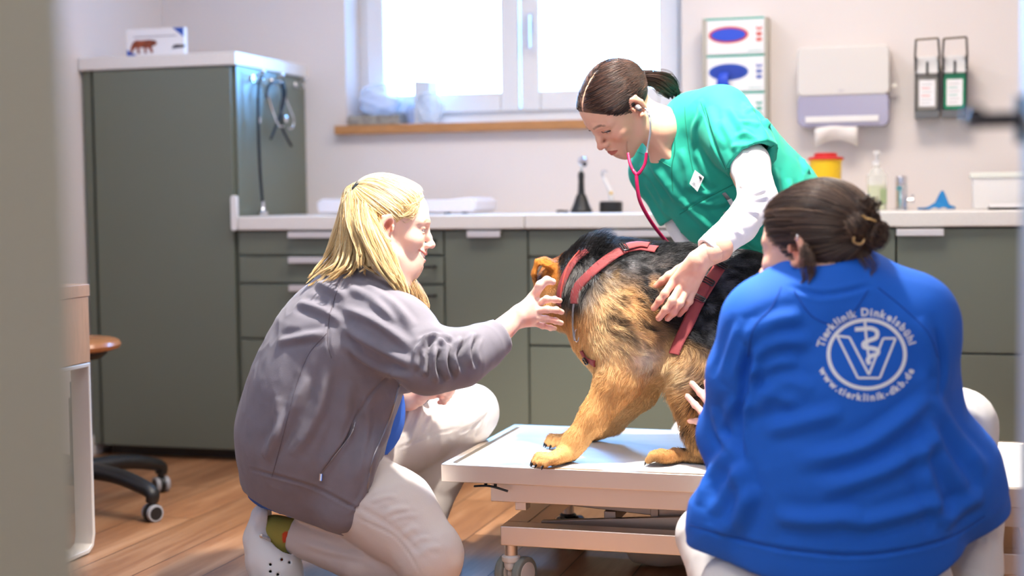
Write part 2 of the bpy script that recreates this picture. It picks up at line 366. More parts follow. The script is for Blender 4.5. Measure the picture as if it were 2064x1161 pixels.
MB().tube(cr([(XS+.02, 4.975, 1.418), (XS+.012, 4.957, 1.38), (XS+.01, 4.952, 1.25), (XS+.01, 4.957, 1.08), (XS+.01, 4.972, .955)], 8), .0056, 12).build('tubing', M_tube, s1)
MB().cyl((XS+.010, 4.956, 1.245), (XS+.010, 4.957, 1.265), .0085, 12).build('collar', M_chrome, s1)
m = MB(); m.lathe((XS+.010, 4.973, .906), [(.018, 0), (.020, .004), (.020, .010), (.012, .016), (.008, .028), (.006, .052)], 20); m.build('chest_piece', M_chrome, s1)
s2 = empty('stethoscope', (XS, 5.16, 1.3), 'blue-grey stethoscope looped over the middle hook of the cabinet side', 'stethoscope')
MB().tube(cr([(XS+.012, 5.015, 1.34), (XS+.014, 5.035, 1.385), (XS+.02, 5.075, 1.405), (XS+.02, 5.13, 1.40), (XS+.018, 5.15, 1.36), (XS+.014, 5.14, 1.30), (XS+.012, 5.15, 1.24), (XS+.012, 5.19, 1.20), (XS+.012, 5.23, 1.17)], 8), .0055, 12).build('tubing', M_tube, s2)
MB().tube(cr([(XS+.022, 5.135, 1.415), (XS+.022, 5.165, 1.38), (XS+.018, 5.16, 1.33), (XS+.016, 5.12, 1.28), (XS+.014, 5.075, 1.22), (XS+.012, 5.05, 1.19)], 8), .005, 12).build('yoke_tubing', M_tube, s2)
MB().tube(cr([(XS+.014, 5.03, 1.345), (XS+.018, 5.06, 1.29), (XS+.02, 5.10, 1.245), (XS+.02, 5.14, 1.24)], 8), .0036, 10).build('ear_tube', M_chrome, s2)
MB().tube(cr([(XS+.014, 5.165, 1.365), (XS+.018, 5.20, 1.32), (XS+.02, 5.235, 1.275), (XS+.02, 5.225, 1.24), (XS+.02, 5.18, 1.235)], 8), .0036, 10).build('ear_tube', M_chrome, s2)
MB().lathe((XS+.018, 5.15, 1.27), [(.013, 0), (.015, .004), (.015, .012), (.006, .018)], 18, axis=(1, 0, 0)).build('chest_piece', M_chrome, s2)

# window sill: tissue carton with a plastic bag, small printed carton, bag of supplies
def blob_bag(name, c, sx, sy, sz, m, parent, seed, spikes=9):
    rs = np.random.RandomState(seed); n, k = 40, 24; V = []; ph = rs.rand(spikes, 3)*6.28; fr_ = rs.randint(2, 8, (spikes, 2))
    for i in range(k+1):
        for j in range(n):
            a = math.pi*i/k; b = 2*math.pi*j/n
            q = 1+sum(.055*math.sin(fr_[t_, 0]*b+ph[t_, 0]+2*math.sin(fr_[t_, 1]*a+ph[t_, 1])) for t_ in range(spikes))*.7
            pr_ = math.sin(a)**.7*(1 if i < k else 1)
            V.append((c[0]+sx*q*pr_*math.cos(b), c[1]+sy*q*pr_*math.sin(b), max(c[2], c[2]+sz*(.5+.5*math.cos(a))*(.9+.1*q))))
    F = [(i*n+j, (i+1)*n+j, (i+1)*n+(j+1) % n, i*n+(j+1) % n) for i in range(k) for j in range(n)]
    return raw_mesh(name, V, F, m, parent, True)
M_film = mat('thin clear film', 'e3ecfb', .25, alpha=.62)
t_ = empty('tissue_carton', (-2.17, 5.49, 1.252), 'low grey printed carton at the left end of the window sill', 'box')
MB().box(-2.27, -2.055, 5.43, 5.56, 1.2525, 1.292).build('carton_body', mat('grey printed card', '9a968f', .6, var=.35, vscale=50), t_, bev=.003)
g = blob_bag('plastic_bag', (-2.16, 5.50, 1.293), .085, .05, .125, M_film, None, 3); tag(g, 'crumpled pale plastic bag lying on the grey carton on the sill', 'bag')
g = blob_bag('cling_bag', (-2.03, 5.525, 1.2525), .032, .022, .085, mat('bluish film', 'c3d2f0', .3, alpha=.75), None, 8); tag(g, 'small bluish plastic wrap on the sill between carton and supplies', 'bag')
c_ = empty('picture_carton', (-1.955, 5.49, 1.252), 'tall white carton with a dark picture standing on the window sill', 'box')
MB().hexa([(-2.005, 5.47, 1.2525), (-1.935, 5.46, 1.2525), (-1.92, 5.52, 1.2525), (-1.99, 5.53, 1.2525), (-2.005, 5.47, 1.425), (-1.935, 5.46, 1.42), (-1.92, 5.52, 1.42), (-1.99, 5.53, 1.425)]).build('carton_body', mat('pale card', 'dfe3ea', .6), c_, bev=.002)
decal([(0, 0), (.02, .012), (.045, .006), (.05, .03), (.03, .05), (.012, .045), (.004, .02)], -1.995, 5.466, 1.32, mat('slate print', '6d7c94', .6), 'picture_print', c_, .002)
g = blob_bag('supply_bag', (-1.925, 5.428, 1.2525), .055, .026, .12, mat('clear supply film', 'dfe8f2', .2, alpha=.45), None, 12); tag(g, 'clear bag of supplies in front of the tall white carton on the sill', 'bag')

# counter
sc_ = empty('baby_scale', (-1.93, 5.17, .902), 'long white weighing tray on the worktop behind the blonde person', 'scale')
m = MB(); m.prism([(-.31, .012), (-.30, .004), (.30, .004), (.31, .012), (.315, .045), (.29, .058), (.20, .050), (-.20, .050), (-.29, .058), (-.315, .045)], (-1.935, 5.06, .905), EX, EZ, (0, .26, 0)); m.build('weighing_tray', mat('glossy white plastic', 'eeeefa', .25), sc_, bev=.006)
m = MB()
for fx in (-2.13, -1.98, -1.74):
    for fy in (5.09, 5.29): MB().cyl((fx, fy, .902), (fx, fy, .912), .012, 12).build('foot', M_black, sc_)
pass
ot = empty('otoscope_stand', (-1.263, 5.2, .902), 'black otoscope in its conical charger with chrome ring head', 'otoscope')
MB().lathe((-1.263, 5.2, .902), [(.040, 0), (.041, .006), (.036, .015), (.028, .034), (.021, .055), (.017, .066)], 28).build('charger_base', M_black, ot)
MB().lathe((-1.263, 5.2, .968), [(.0135, 0), (.0115, .02), (.0105, .05), (.012, .07), (.0095, .080), (.006, .084)], 20).build('handle', M_black, ot)
m = MB(); m.cyl((-1.263, 5.2, 1.05), (-1.260, 5.2, 1.075), .004, 10); m.lathe((-1.257, 5.186, 1.086), [(.013, 0), (.018, .002), (.019, .012), (.018, .020), (.010, .022)], 24, axis=(.15, 1, .1)); m.build('ring_head', M_chrome, ot)
MB().lathe((-1.248, 5.19, 1.078), [(.007, 0), (.009, .006), (.004, .02)], 14, axis=(.4, -1, -.2)).build('lens', M_black, ot)
lp = empty('inspection_light', (-1.153, 5.2, .902), 'white handled light with a yellow dot standing in a round black base', 'lamp')
MB().lathe((-1.153, 5.2, .902), [(.041, 0), (.042, .003), (.042, .036), (.038, .040), (.010, .040)], 28).build('charger_base', M_black, lp)
m = MB(); m.tube(cr([(-1.150, 5.2, .942), (-1.155, 5.2, .975), (-1.168, 5.2, 1.005), (-1.180, 5.2, 1.028)], 5), [.012]*5+[.0105]*5+[.009]*5+[.007], 14, ell=.8); m.build('handle', M_frame, lp)
MB().tube(cr([(-1.178, 5.2, 1.025), (-1.186, 5.2, 1.040), (-1.178, 5.2, 1.052), (-1.165, 5.2, 1.048)], 5), .0045, 10).build('head', M_chrome, lp)
MB().sphere((-1.150, 5.190, .972), .006, 12, 8).build('button', mat('yellow plastic', 'f0c02a', .4), lp)
g = MB().tube(cr([(-1.355, 5.2, .907), (-1.34, 5.19, .909), (-1.33, 5.21, .907), (-1.315, 5.2, .907)], 5), .0045, 10).build('cable_end', M_black); tag(g, 'short dark cable end on the worktop left of the otoscope', 'cable')
# sharps bin
sb = empty('sharps_bin', (-.39, 5.2, .902), 'yellow round sharps bin with a red lid beside the scrubs', 'bin')
MB().lathe((-.39, 5.2, .9025), [(.046, 0), (.048, .003), (.055, .17), (.058, .172), (.058, .178)], 32).build('bin_body', mat('yellow bin plastic', 'f3c518', .4), sb)
MB().lathe((-.39, 5.2, 1.078), [(.062, 0), (.062, .006), (.054, .010), (.040, .011), (.040, .021), (.034, .024)], 32).build('lid', mat('red lid plastic', 'd3221d', .4), sb)
# pump bottle
pb = empty('pump_bottle', (-.217, 5.2, .902), 'clear pump bottle half full of yellow-green liquid beside the tap', 'bottle')
MB().prism(rrect(.062, .036, .012, 5), (-.217, 5.2, .9035), (1, 0, 0), (0, 1, 0), (0, 0, .085)).build('liquid', mat('yellow green liquid', 'd2d79c', .2, alpha=.9), pb)
m = MB(); m.prism(rrect(.068, .042, .014, 5), (-.217, 5.2, .9028), (1, 0, 0), (0, 1, 0), (0, 0, .120)); m.lathe((-.217, 5.2, 1.0228), [(.031, 0), (.024, .016), (.013, .026), (.012, .036)], 24, caps=False); m.build('bottle_body', mat('clear plastic', 'eef0ea', .15, alpha=.35), pb)
m = MB(); m.lathe((-.217, 5.2, 1.055), [(.015, 0), (.015, .014), (.006, .018), (.006, .036), (.012, .040), (.012, .050)], 20); m.tube([(-.217, 5.2, 1.100), (-.217, 5.165, 1.098)], .006, 10); m.build('pump', M_frame, pb)
decal([(0, 0), (.022, 0), (.022, .05), (0, .05)], -.205, 5.1785, .925, mat('dim label print', '98a87c', .5), 'label', pb)
# tap
tp = empty('tap', (-.137, 5.25, .902), 'short chrome tap standing on the worktop', 'tap')
m = MB(); m.lathe((-.137, 5.25, .9025), [(.024, 0), (.024, .006), (.021, .010), (.021, .110), (.019, .116), (.010, .118)], 28); m.build('tap_body', M_chrome, tp)
MB().tube([(-.137, 5.24, .985), (-.140, 5.13, .975)], [.013, .010], 16).build('spout', M_chrome, tp)
m = MB(); m.cyl((-.116, 5.25, .935), (-.096, 5.25, .937), .006, 12); m.cyl((-.098, 5.25, .925), (-.098, 5.25, .955), .005, 10); m.build('lever', M_chrome, tp)
# blue cloth
rs = np.random.RandomState(5); n = 26; V = []; F = []
for i in range(n):
    for j in range(n):
        u_, v_ = i/(n-1), j/(n-1); x = -.076+.112*u_+.006*math.sin(5*v_); y = 5.15+.10*v_
        h = .045*math.exp(-((u_-.62)**2/.05+(v_-.5)**2/.10))*(1+.35*math.sin(17*u_+6*v_))+.006*abs(math.sin(11*u_+9*v_))
        V.append((x, y, .9035+max(0, h)))
F = [(i*n+j, (i+1)*n+j, (i+1)*n+j+1, i*n+j+1) for i in range(n-1) for j in range(n-1)]
g = raw_mesh('cleaning_cloth', V, F, mat('blue cloth', '1f7fc0', .8, bump=.4)); g.modifiers.new('thick', 'SOLIDIFY').thickness = .0016; tag(g, 'crumpled blue cloth on the worktop beside the tap', 'cloth')
# white bin box and flat tray
wb = empty('paper_box', (.17, 5.25, .902), 'white open-topped plastic box at the right end of the worktop', 'box')
m = MB(); x0, x1, y0, y1, z0, z1 = .095, .30, 5.18, 5.36, .9025, 1.024
m.hexa([(x0+.006, y0+.006, z0), (x1-.006, y0+.006, z0), (x1-.006, y1-.006, z0), (x0+.006, y1-.006, z0), (x0, y0, z1), (x1, y0, z1), (x1, y1, z1), (x0, y1, z1)]); m.build('box_body', M_frame, wb, bev=.004)
MB().box(x0-.006, x1+.006, y0-.006, y1+.006, z1-.016, z1+.002).build('lid', mat('pale box lid', 'e9ebe2', .4), wb, bev=.003)
nt_ = empty('notepad', (.2, 5.1, .902), 'flat black notepad with white sheets in front of the white box', 'notepad')
MB().box(.145, .30, 5.02, 5.15, .9025, .909).build('cover', M_black, nt_, bev=.001); MB().box(.148, .30, 5.022, 5.148, .9095, .921).build('sheets', M_paper, nt_, bev=.001)

# wall: glove boxes in a rack
gx0, gx1 = -.838, -.612; gy = 5.345
rk = empty('glove_rack', (-.72, 5.40, 1.2), 'steel wall rack holding the stack of glove boxes', 'rack')
m = MB(); m.box(gx1+.002, gx1+.004, gy+.004, 5.448, 1.06, 1.60); m.box(gx0-.004, gx0-.002, gy+.004, 5.448, 1.06, 1.60); m.box(gx0, gx1, 5.442, 5.446, 1.06, 1.60); m.box(gx0-.004, gx0+.012, gy-.002, gy, 1.06, 1.595); m.box(gx1-.004, gx1+.004, gy-.002, gy, 1.06, 1.595)
m.box(gx0, gx1, gy, 5.442, 1.06, 1.064); m.build('rack_frame', mat('rack metal', 'bdb6a8', .4, .6), rk)
cols = [M_redp, M_bluep, M_teal, M_bluep]; ovs = [M_blue, mat('deep blue glove', '1c3fa8', .5, bump=.8, bscale=60), mat('dark teal glove', '176f7c', .5, bump=.6), M_blue]
labs = ['white glove box with red-rimmed oval opening, topmost in the wall rack', 'white glove box with a blue glove hanging out, second from the top of the rack', 'white glove box with a green oval, third from the top of the rack', 'lowest white glove box in the wall rack, behind the green scrubs']
for i in range(4):
    z1 = 1.600-i*.1335; z0 = z1-.131
    e = empty('glove_box', ((gx0+gx1)/2, gy+.04, z0), labs[i], 'box', 'glove boxes in the wall rack')
    MB().box(gx0+.002, gx1-.006, gy+.003, 5.44, z0, z1).build('carton_body', M_paper, e, bev=.001)
    decal([(0, 0), (gx1-gx0-.010, 0), (gx1-gx0-.010, .007), (0, .007)], gx0+.003, gy+.0028, z1-.008, M_teal, 'teal_stripe', e)
    decal(ellp(.072, .030), (gx0+gx1)/2-.022, gy+.0028, z1-.062, cols[i], 'oval_rim', e)
    decal(ellp(.063, .023), (gx0+gx1)/2-.022, gy+.0018, z1-.062, ovs[i], 'oval_opening', e, .002)
    if i == 1:
        m = MB(); m.tube(cr([(gx0+.075, gy, z1-.066), (gx0+.072, gy-.012, z1-.085), (gx0+.070, gy-.010, z1-.115), (gx0+.066, gy-.008, z1-.128)], 5), [.020]*6+[.022]*6+[.02]*4, 14, ell=.35)
        m.tube([(gx0+.086, gy-.010, z1-.10), (gx0+.090, gy-.008, z1-.130)], [.009, .007], 10); m.build('hanging_glove', M_blue, e)
    for k, zz in enumerate((.030, .050, .070)):
        tv, tf = text_mesh('8' if k != 0 else '3', .030, bold=.0012)
        mm = MB(); mm.add([(gx1-.026+v[1]*.9, gy+.0015, z1-zz-.012+v[0]*-.9) for v in tv], tf); mm.build('number_print', cols[i], e, smooth=False)
    decal([(0, 0), (.05, 0), (.05, .002), (0, .002)], gx1-.065, gy+.0028, z1-.122, M_teal, 'fine_print', e)
# towel dispenser
td = empty('towel_dispenser', (-.345, 5.38, 1.2), 'white wall towel dispenser with a smoky lower window and paper hanging out', 'dispenser')
tx0, tx1 = -.503, -.181
m = MB(); m.prism(rrect(tx1-tx0, .175, .022, 6), ((tx0+tx1)/2, 5.448, 1.3955), EX, EZ, (0, -.105, 0)); m.build('cover', mat('white dispenser plastic', 'd9d4d0', .3), td, bev=.008, seg=3)
m = MB(); m.prism(rrect(tx1-tx0-.004, .118, .026, 6), ((tx0+tx1)/2, 5.447, 1.258), EX, EZ, (0, -.098, 0)); m.build('window', mat('smoky plastic', 'a5a2bc', .2), td, bev=.006, seg=3)
MB().box(tx0+.03, tx1-.036, 5.343, 5.349, 1.214, 1.236).build('roller', M_frame, td, bev=.002)
m = MB(); m.box(tx1-.004, tx1+.016, 5.395, 5.405, 1.337, 1.345); m.box(tx1+.012, tx1+.022, 5.393, 5.407, 1.334, 1.348); m.build('key', M_steel, td)
decal(ellp(.012, .005, 16), (tx0+tx1)/2-.005, 5.3428, 1.325, mat('pale logo print', 'c9c5c6', .5), 'logo_print', td)
pts = cr([(5.37, 1.205), (5.345, 1.185), (5.352, 1.15), (5.372, 1.125)], 6); V = []; F = []
k = len(pts)
for i, (y, z) in enumerate(pts):
    for j in range(9):
        a = j/8; wv = .075; V.append((-.365+(a-.5)*2*wv, y+.004*math.sin(a*9+i*.3), z+.030*(1-(2*a-1)**2)*(i/k)))
F = [(i*9+j, i*9+j+1, (i+1)*9+j+1, (i+1)*9+j) for i in range(k-1) for j in range(8)]
g = raw_mesh('paper_towel', V, F, mat('soft paper', 'eee9e4', .9), td); g.modifiers.new('thick', 'SOLIDIFY').thickness = .001
# soap dispensers
def soap(xc, liq, lab, label, glab):
    e = empty('soap_dispenser', (xc, 5.40, 1.22), label, 'dispenser')
    m = MB(); m.box(xc-.042, xc+.042, 5.44, 5.448, 1.222, 1.42); m.box(xc-.042, xc-.040, 5.352, 5.448, 1.222, 1.40); m.box(xc+.040, xc+.042, 5.352, 5.448, 1.222, 1.40); m.box(xc-.042, xc+.042, 5.350, 5.448, 1.222, 1.247); m.build('holder', mat('dark steel holder', '6f6f70', .35, .7), e, bev=.001)
    m = MB(); m.prism(rrect(.074, .128, .008, 4), (xc, 5.43, 1.313), EX, EZ, (0, -.07, 0)); m.build('bottle', liq, e, bev=.003)
    decal(rrect(.054, .092, .003, 3), xc, 5.3595, 1.308, M_paper, 'label', e)
    for q in range(6): decal([(0, 0), (.03+.006*(q % 2), 0), (.03+.006*(q % 2), .0025), (0, .0025)], xc-.020, 5.3588, 1.272+q*.013, lab if q in (2, 4) else mat('fine grey print', 'b5b8b8', .6), 'label_text', e, .0004)
    m = MB(); m.prism([(-.036, 0), (.036, 0), (.040, .03), (.030, .060), (-.030, .060), (-.040, .03)], (xc, 5.445, 1.375), EX, EZ, (0, -.105, 0)); m.build('pump_head', M_frame, e, bev=.004)
    m = MB(); m.cyl((xc, 5.338, 1.372), (xc, 5.338, 1.415), .004, 10); m.cyl((xc, 5.34, 1.412), (xc, 5.40, 1.414), .004, 10); m.build('spout', M_black, e)
    m = MB()
    for s_ in (-1, 1): m.tube([(xc+s_*.038, 5.39, 1.40), (xc+s_*.041, 5.32, 1.430), (xc+s_*.037, 5.26, 1.485)], .0038, 10)
    m.tube([(xc-.037, 5.26, 1.485), (xc+.037, 5.26, 1.488)], .0038, 10); m.build('elbow_lever', mat('dark lever metal', '5b5148', .35, .6), e)
    for s_ in (-1, 1): MB().box(xc+s_*.039-.004, xc+s_*.039+.004, 5.325, 5.40, 1.385, 1.435).build('lever_joint', M_black, e, bev=.002)
soap(-.054, mat('grey soap bottle', '8a8680', .35), M_redp, 'wall soap dispenser with a grey bottle and elbow lever', None)
soap(.038, mat('green soap bottle', '12875f', .35), M_teal, 'wall soap dispenser with a green bottle and elbow lever', None)
# desk, chair base, stool
dk = empty('desk', (-2.65, 2.7, 0), 'light oak desk end with a white metal loop leg, at the left wall', 'desk')
XD = -2.225
MB().box(-3.08, XD, 1.55, 3.49, .705, .738).build('desk_top', M_desk, dk, bev=.0015)
MB().box(-3.07, XD-.002, 1.56, 3.486, .526, .704).build('drawer_box', M_desk, dk, bev=.0015)
lg = [(3.487, .524), (3.487, .05), (3.478, .018), (3.455, .004), (2.2, .004), (2.2, .524)]
li = [(3.475, .512), (3.475, .053), (3.468, .026), (3.448, .016), (2.212, .016), (2.212, .512)]
m = MB(); n = 6; V = []
for x in (XD-.060, XD-.002):
    V += [(x, a, b) for a, b in lg] + [(x, a, b) for a, b in li]
F = []
for i in range(6):
    j = (i+1) % 6; F += [(i, j, 6+j, 6+i), (12+j, 12+i, 18+i, 18+j), (j, i, 12+i, 12+j), (6+i, 6+j, 18+j, 18+i)]
m.add(V, F); m.build('loop_leg', mat('white powder coat', 'dcd6cd', .4), dk, bev=.003)
M_wheel = mat('grey tyre', '9b9da3', .5)
def castor_small(c, ang, parent, r=.026):
    c = Vector(c); d = Vector((math.cos(ang), math.sin(ang), 0)); s_ = Vector((-math.sin(ang), math.cos(ang), 0))
    for q in (-1, 1):
        a = c + s_*(q*.016)
        wv = MB().cyl(a - s_*.008, a + s_*.008, r, 28).build('wheel', M_wheel, parent, bev=.003)
        MB().cyl(a - s_*.0088, a + s_*.0088, r*.78, 24).build('hub', M_black, wv, bev=.002)
    m = MB(); m.lathe(c, [(r*.92, -.006), (r*1.12, -.006), (r*1.12, .006), (r*.92, .006)], 24, axis=s_); m.cyl(c+Vector((0, 0, .02)), c+Vector((0, 0, r+.026)), .011, 14); return m
ch = empty('swivel_stool', (-2.60, 3.98, 0), 'round wooden seated swivel stool on a black five-star base, behind the desk', 'stool')
arms = [(-2.275, 3.87), (-2.475, 4.27), (-2.86, 4.21), (-2.89, 3.80), (-2.52, 3.66)]
hubc = Vector((-2.60, 3.98, .115))
for ax_, ay_ in arms:
    d = Vector((ax_, ay_, 0)) - Vector((hubc.x, hubc.y, 0)); L_ = d.length; d.normalize(); e_ = hubc + d*L_
    pts = cr([hubc+Vector((0, 0, .01)), hubc+d*L_*.5+Vector((0, 0, .008)), hubc+d*L_*.85+Vector((0, 0, -.012)), e_+Vector((0, 0, -.03)), e_+Vector((0, 0, -.055))], 5)
    MB().tube(pts, list(np.linspace(.034, .021, len(pts))), 14, ell=.8).build('base_arm', M_black, ch)
    c = Vector((ax_, ay_, .026)); m = castor_small(c, math.atan2(d.y, d.x)+1.35, ch); m.build('castor_fork', M_black, ch)
MB().lathe((-2.60, 3.98, .08), [(.045, 0), (.05, .03), (.035, .06), (.024, .08), (.024, .27), (.018, .27), (.018, .32)], 24).build('gas_column', M_black, ch)
MB().lathe((-2.62, 3.96, .500), [(.150, 0), (.166, .006), (.172, .017), (.166, .028), (.150, .034), (.0001, .034)], 48).build('seat', mat('varnished beech', 'bb7848', .25, var=.1, vscale=12, stretch=(1, 12, 1)), ch)
MB().lathe((-2.62, 3.96, .470), [(.02, 0), (.11, .004), (.13, .020), (.13, .029)], 32).build('seat_plate', M_black, ch)
# cables on the floor
g = MB().tube(cr([onZ(1800, 1120, .004), onZ(1900, 1100, .004), onZ(2010, 1083, .004), onZ(2064, 1097, .004), onZ(2200, 1150, .004)], 8), .0035, 8).build('cable', M_frame); tag(g, 'white cable lying on the floor under the right end of the table', 'cable')
g = MB().tube(cr([onZ(1880, 1115, .004), onZ(2008, 1122, .004), onZ(2064, 1137, .004), onZ(2180, 1190, .004)], 8), .003, 8).build('cable', mat('grey cable', '76716c', .5)); tag(g, 'thin grey cable on the floor nearer the door', 'cable')

# ---------------------------------------------------------------- lifting table
tb = empty('examination_table', (-.45, 3.63, 0), 'low wheeled steel examination table with a white top, the dog stands on it', 'table')
TX0, TX1, TY0, TY1, TZ = -1.163, .30, 3.322, 3.957, .314
def ring(mb, x0, x1, y0, y1, z0, z1, wx):
    mb.box(x0, x1, y0, y0+wx, z0, z1); mb.box(x0, x1, y1-wx, y1, z0, z1); mb.box(x0, x0+wx, y0+wx, y1-wx, z0, z1); mb.box(x1-wx, x1, y0+wx, y1-wx, z0, z1)
m = MB(); n = 6
out = rrect(TX1-TX0, TY1-TY0, .004, 6, (TX0+TX1)/2, (TY0+TY1)/2); inn = rrect(TX1-TX0-.036, TY1-TY0-.036, .022, 6, (TX0+TX1)/2, (TY0+TY1)/2); inb = rrect(TX1-TX0-.050, TY1-TY0-.050, .020, 6, (TX0+TX1)/2, (TY0+TY1)/2)
k = len(out); V = [(a, b, TZ-.040) for a, b in out]+[(a, b, TZ+.003) for a, b in out]+[(a, b, TZ+.003) for a, b in inn]+[(a, b, TZ-.009) for a, b in inb]
F = [tuple(range(k-1, -1, -1))]
for r_ in range(3):
    for i in range(k): j = (i+1) % k; F.append((r_*k+i, r_*k+j, (r_+1)*k+j, (r_+1)*k+i))
F.append(tuple(range(3*k, 4*k)))
m.add(V, F); m.build('table_top', M_steel, tb, bev=.0025)
mt = mat('white mat surface', 'f0f2f1', .35, var=.07, vscale=5, stretch=(1, 2.2, 1))
m = MB(); m.prism(rrect(TX1-TX0-.056, TY1-TY0-.056, .018, 5, (TX0+TX1)/2, (TY0+TY1)/2), (0, 0, TZ-.0085), (1, 0, 0), (0, 1, 0), (0, 0, .0085)); m.build('table_mat', mt, tb, bev=.002)
MB().box(TX0+.115, TX1-.115, TY0+.035, TY1-.035, TZ-.090, TZ-.041).build('under_frame', M_steel, tb, bev=.002)
MB().box(TX0+.172, TX0+.200, TY0+.05, TY0+.09, TZ-.112, TZ-.0905).build('stop_block', M_steel, tb, bev=.002)
m = MB(); hx = onY(985, 978, TY0)[0]
m.tube(cr([(hx-.040, TY0+.012, TZ-.050), (hx, TY0+.008, TZ-.047), (hx+.045, TY0+.010, TZ-.058)], 5), .0045, 10, ell=.6)
m.cyl((hx-.012, TY0+.015, TZ-.049), (hx-.012, TY0+.015, TZ-.040), .004, 8); m.cyl((hx+.012, TY0+.015, TZ-.049), (hx+.012, TY0+.015, TZ-.040), .004, 8); m.build('release_handle', M_black, tb)
# chassis
BX0, BX1, BY0, BY1 = onY(1008, 1070, TY0+.03)[0], TX1-.12, TY0+.03, TY1-.06
m = MB(); ring(m, BX0, BX1, BY0, BY1, .118, .166, .055); m.build('chassis_frame', M_steel, tb, bev=.003)
M_arm = mat('lift arm steel', '9c9087', .38, .9)
for y in (BY0+.085, BY1-.095):
    m = MB(); m.prism([(-.0, .014), (.0, -.006), (.25, -.016), (.60, .012), (.60, .062), (.20, .030)], (BX0+.08, y, .150), EX, EZ, (0, .018, 0)); m.build('lift_arm', M_arm, tb, bev=.002)
    m = MB(); m.bar((BX0+.10, y+.03, .222), (BX1-.06, y+.03, .150), .016, .036); m.build('lift_arm', M_arm, tb, bev=.002)
m = MB(); m.bar((BX0+.25, BY0+.10, .178), (BX0+.25, BY1-.10, .178), .03, .03); m.bar((BX0+.36, BY0+.10, .190), (BX0+.36, BY1-.10, .190), .02, .03); m.build('cross_bar', M_arm, tb, bev=.002)
m = MB(); m.cyl((BX0+.12, BY1-.20, .165), (BX0+.60, BY1-.20, .195), .017, 18); m.build('lift_motor', M_steel, tb)
def castor(x, y, ang, light, lab):
    e = MB().cyl((x, y, .086), (x, y, .118), .016, 20).build('castor_stem', M_steel, tb)
    ml = mat('light grey castor plastic', 'd7d6d2', .45) if light else M_black; mw = mat('grey castor tyre', '808985', .5) if light else mat('dark castor tyre', '3a3b3d', .5)
    d = Vector((math.cos(ang), math.sin(ang), 0)); s_ = Vector((-math.sin(ang), math.cos(ang), 0)); c = Vector((x, y, .043)) + d*.018
    m = MB(); m.lathe((x, y, .074), [(.021, 0), (.023, .003), (.023, .012), (.018, .016)], 24); m.tube(cr([Vector((x, y, .076)), Vector((x, y, .064)), c+Vector((0, 0, .006))], 5), [.017]*6+[.014]*5, 16); m.lathe(c-s_*.012, [(.018, 0), (.020, .004), (.020, .020), (.018, .024)], 20, axis=s_); m.build('castor_fork', ml, tb)
    for q in (-1, 1):
        a = c + s_*(q*.026); wv = MB().cyl(a-s_*.011, a+s_*.011, .042, 36).build('castor_wheel', mw, tb, bev=.006, seg=3)
        MB().cyl(a-s_*.0118, a+s_*.0118, .030, 30).build('hub_cap', ml, wv, bev=.002)
cx_ = onY(1030, 1110, BY0+.028)[0]
castor(cx_, BY0+.028, math.radians(70), True, ''); castor(cx_+.02, BY1-.028, math.radians(-55), False, ''); castor(BX1-.03, BY0+.028, 1.0, True, ''); castor(BX1-.03, BY1-.028, 1.4, False, '')

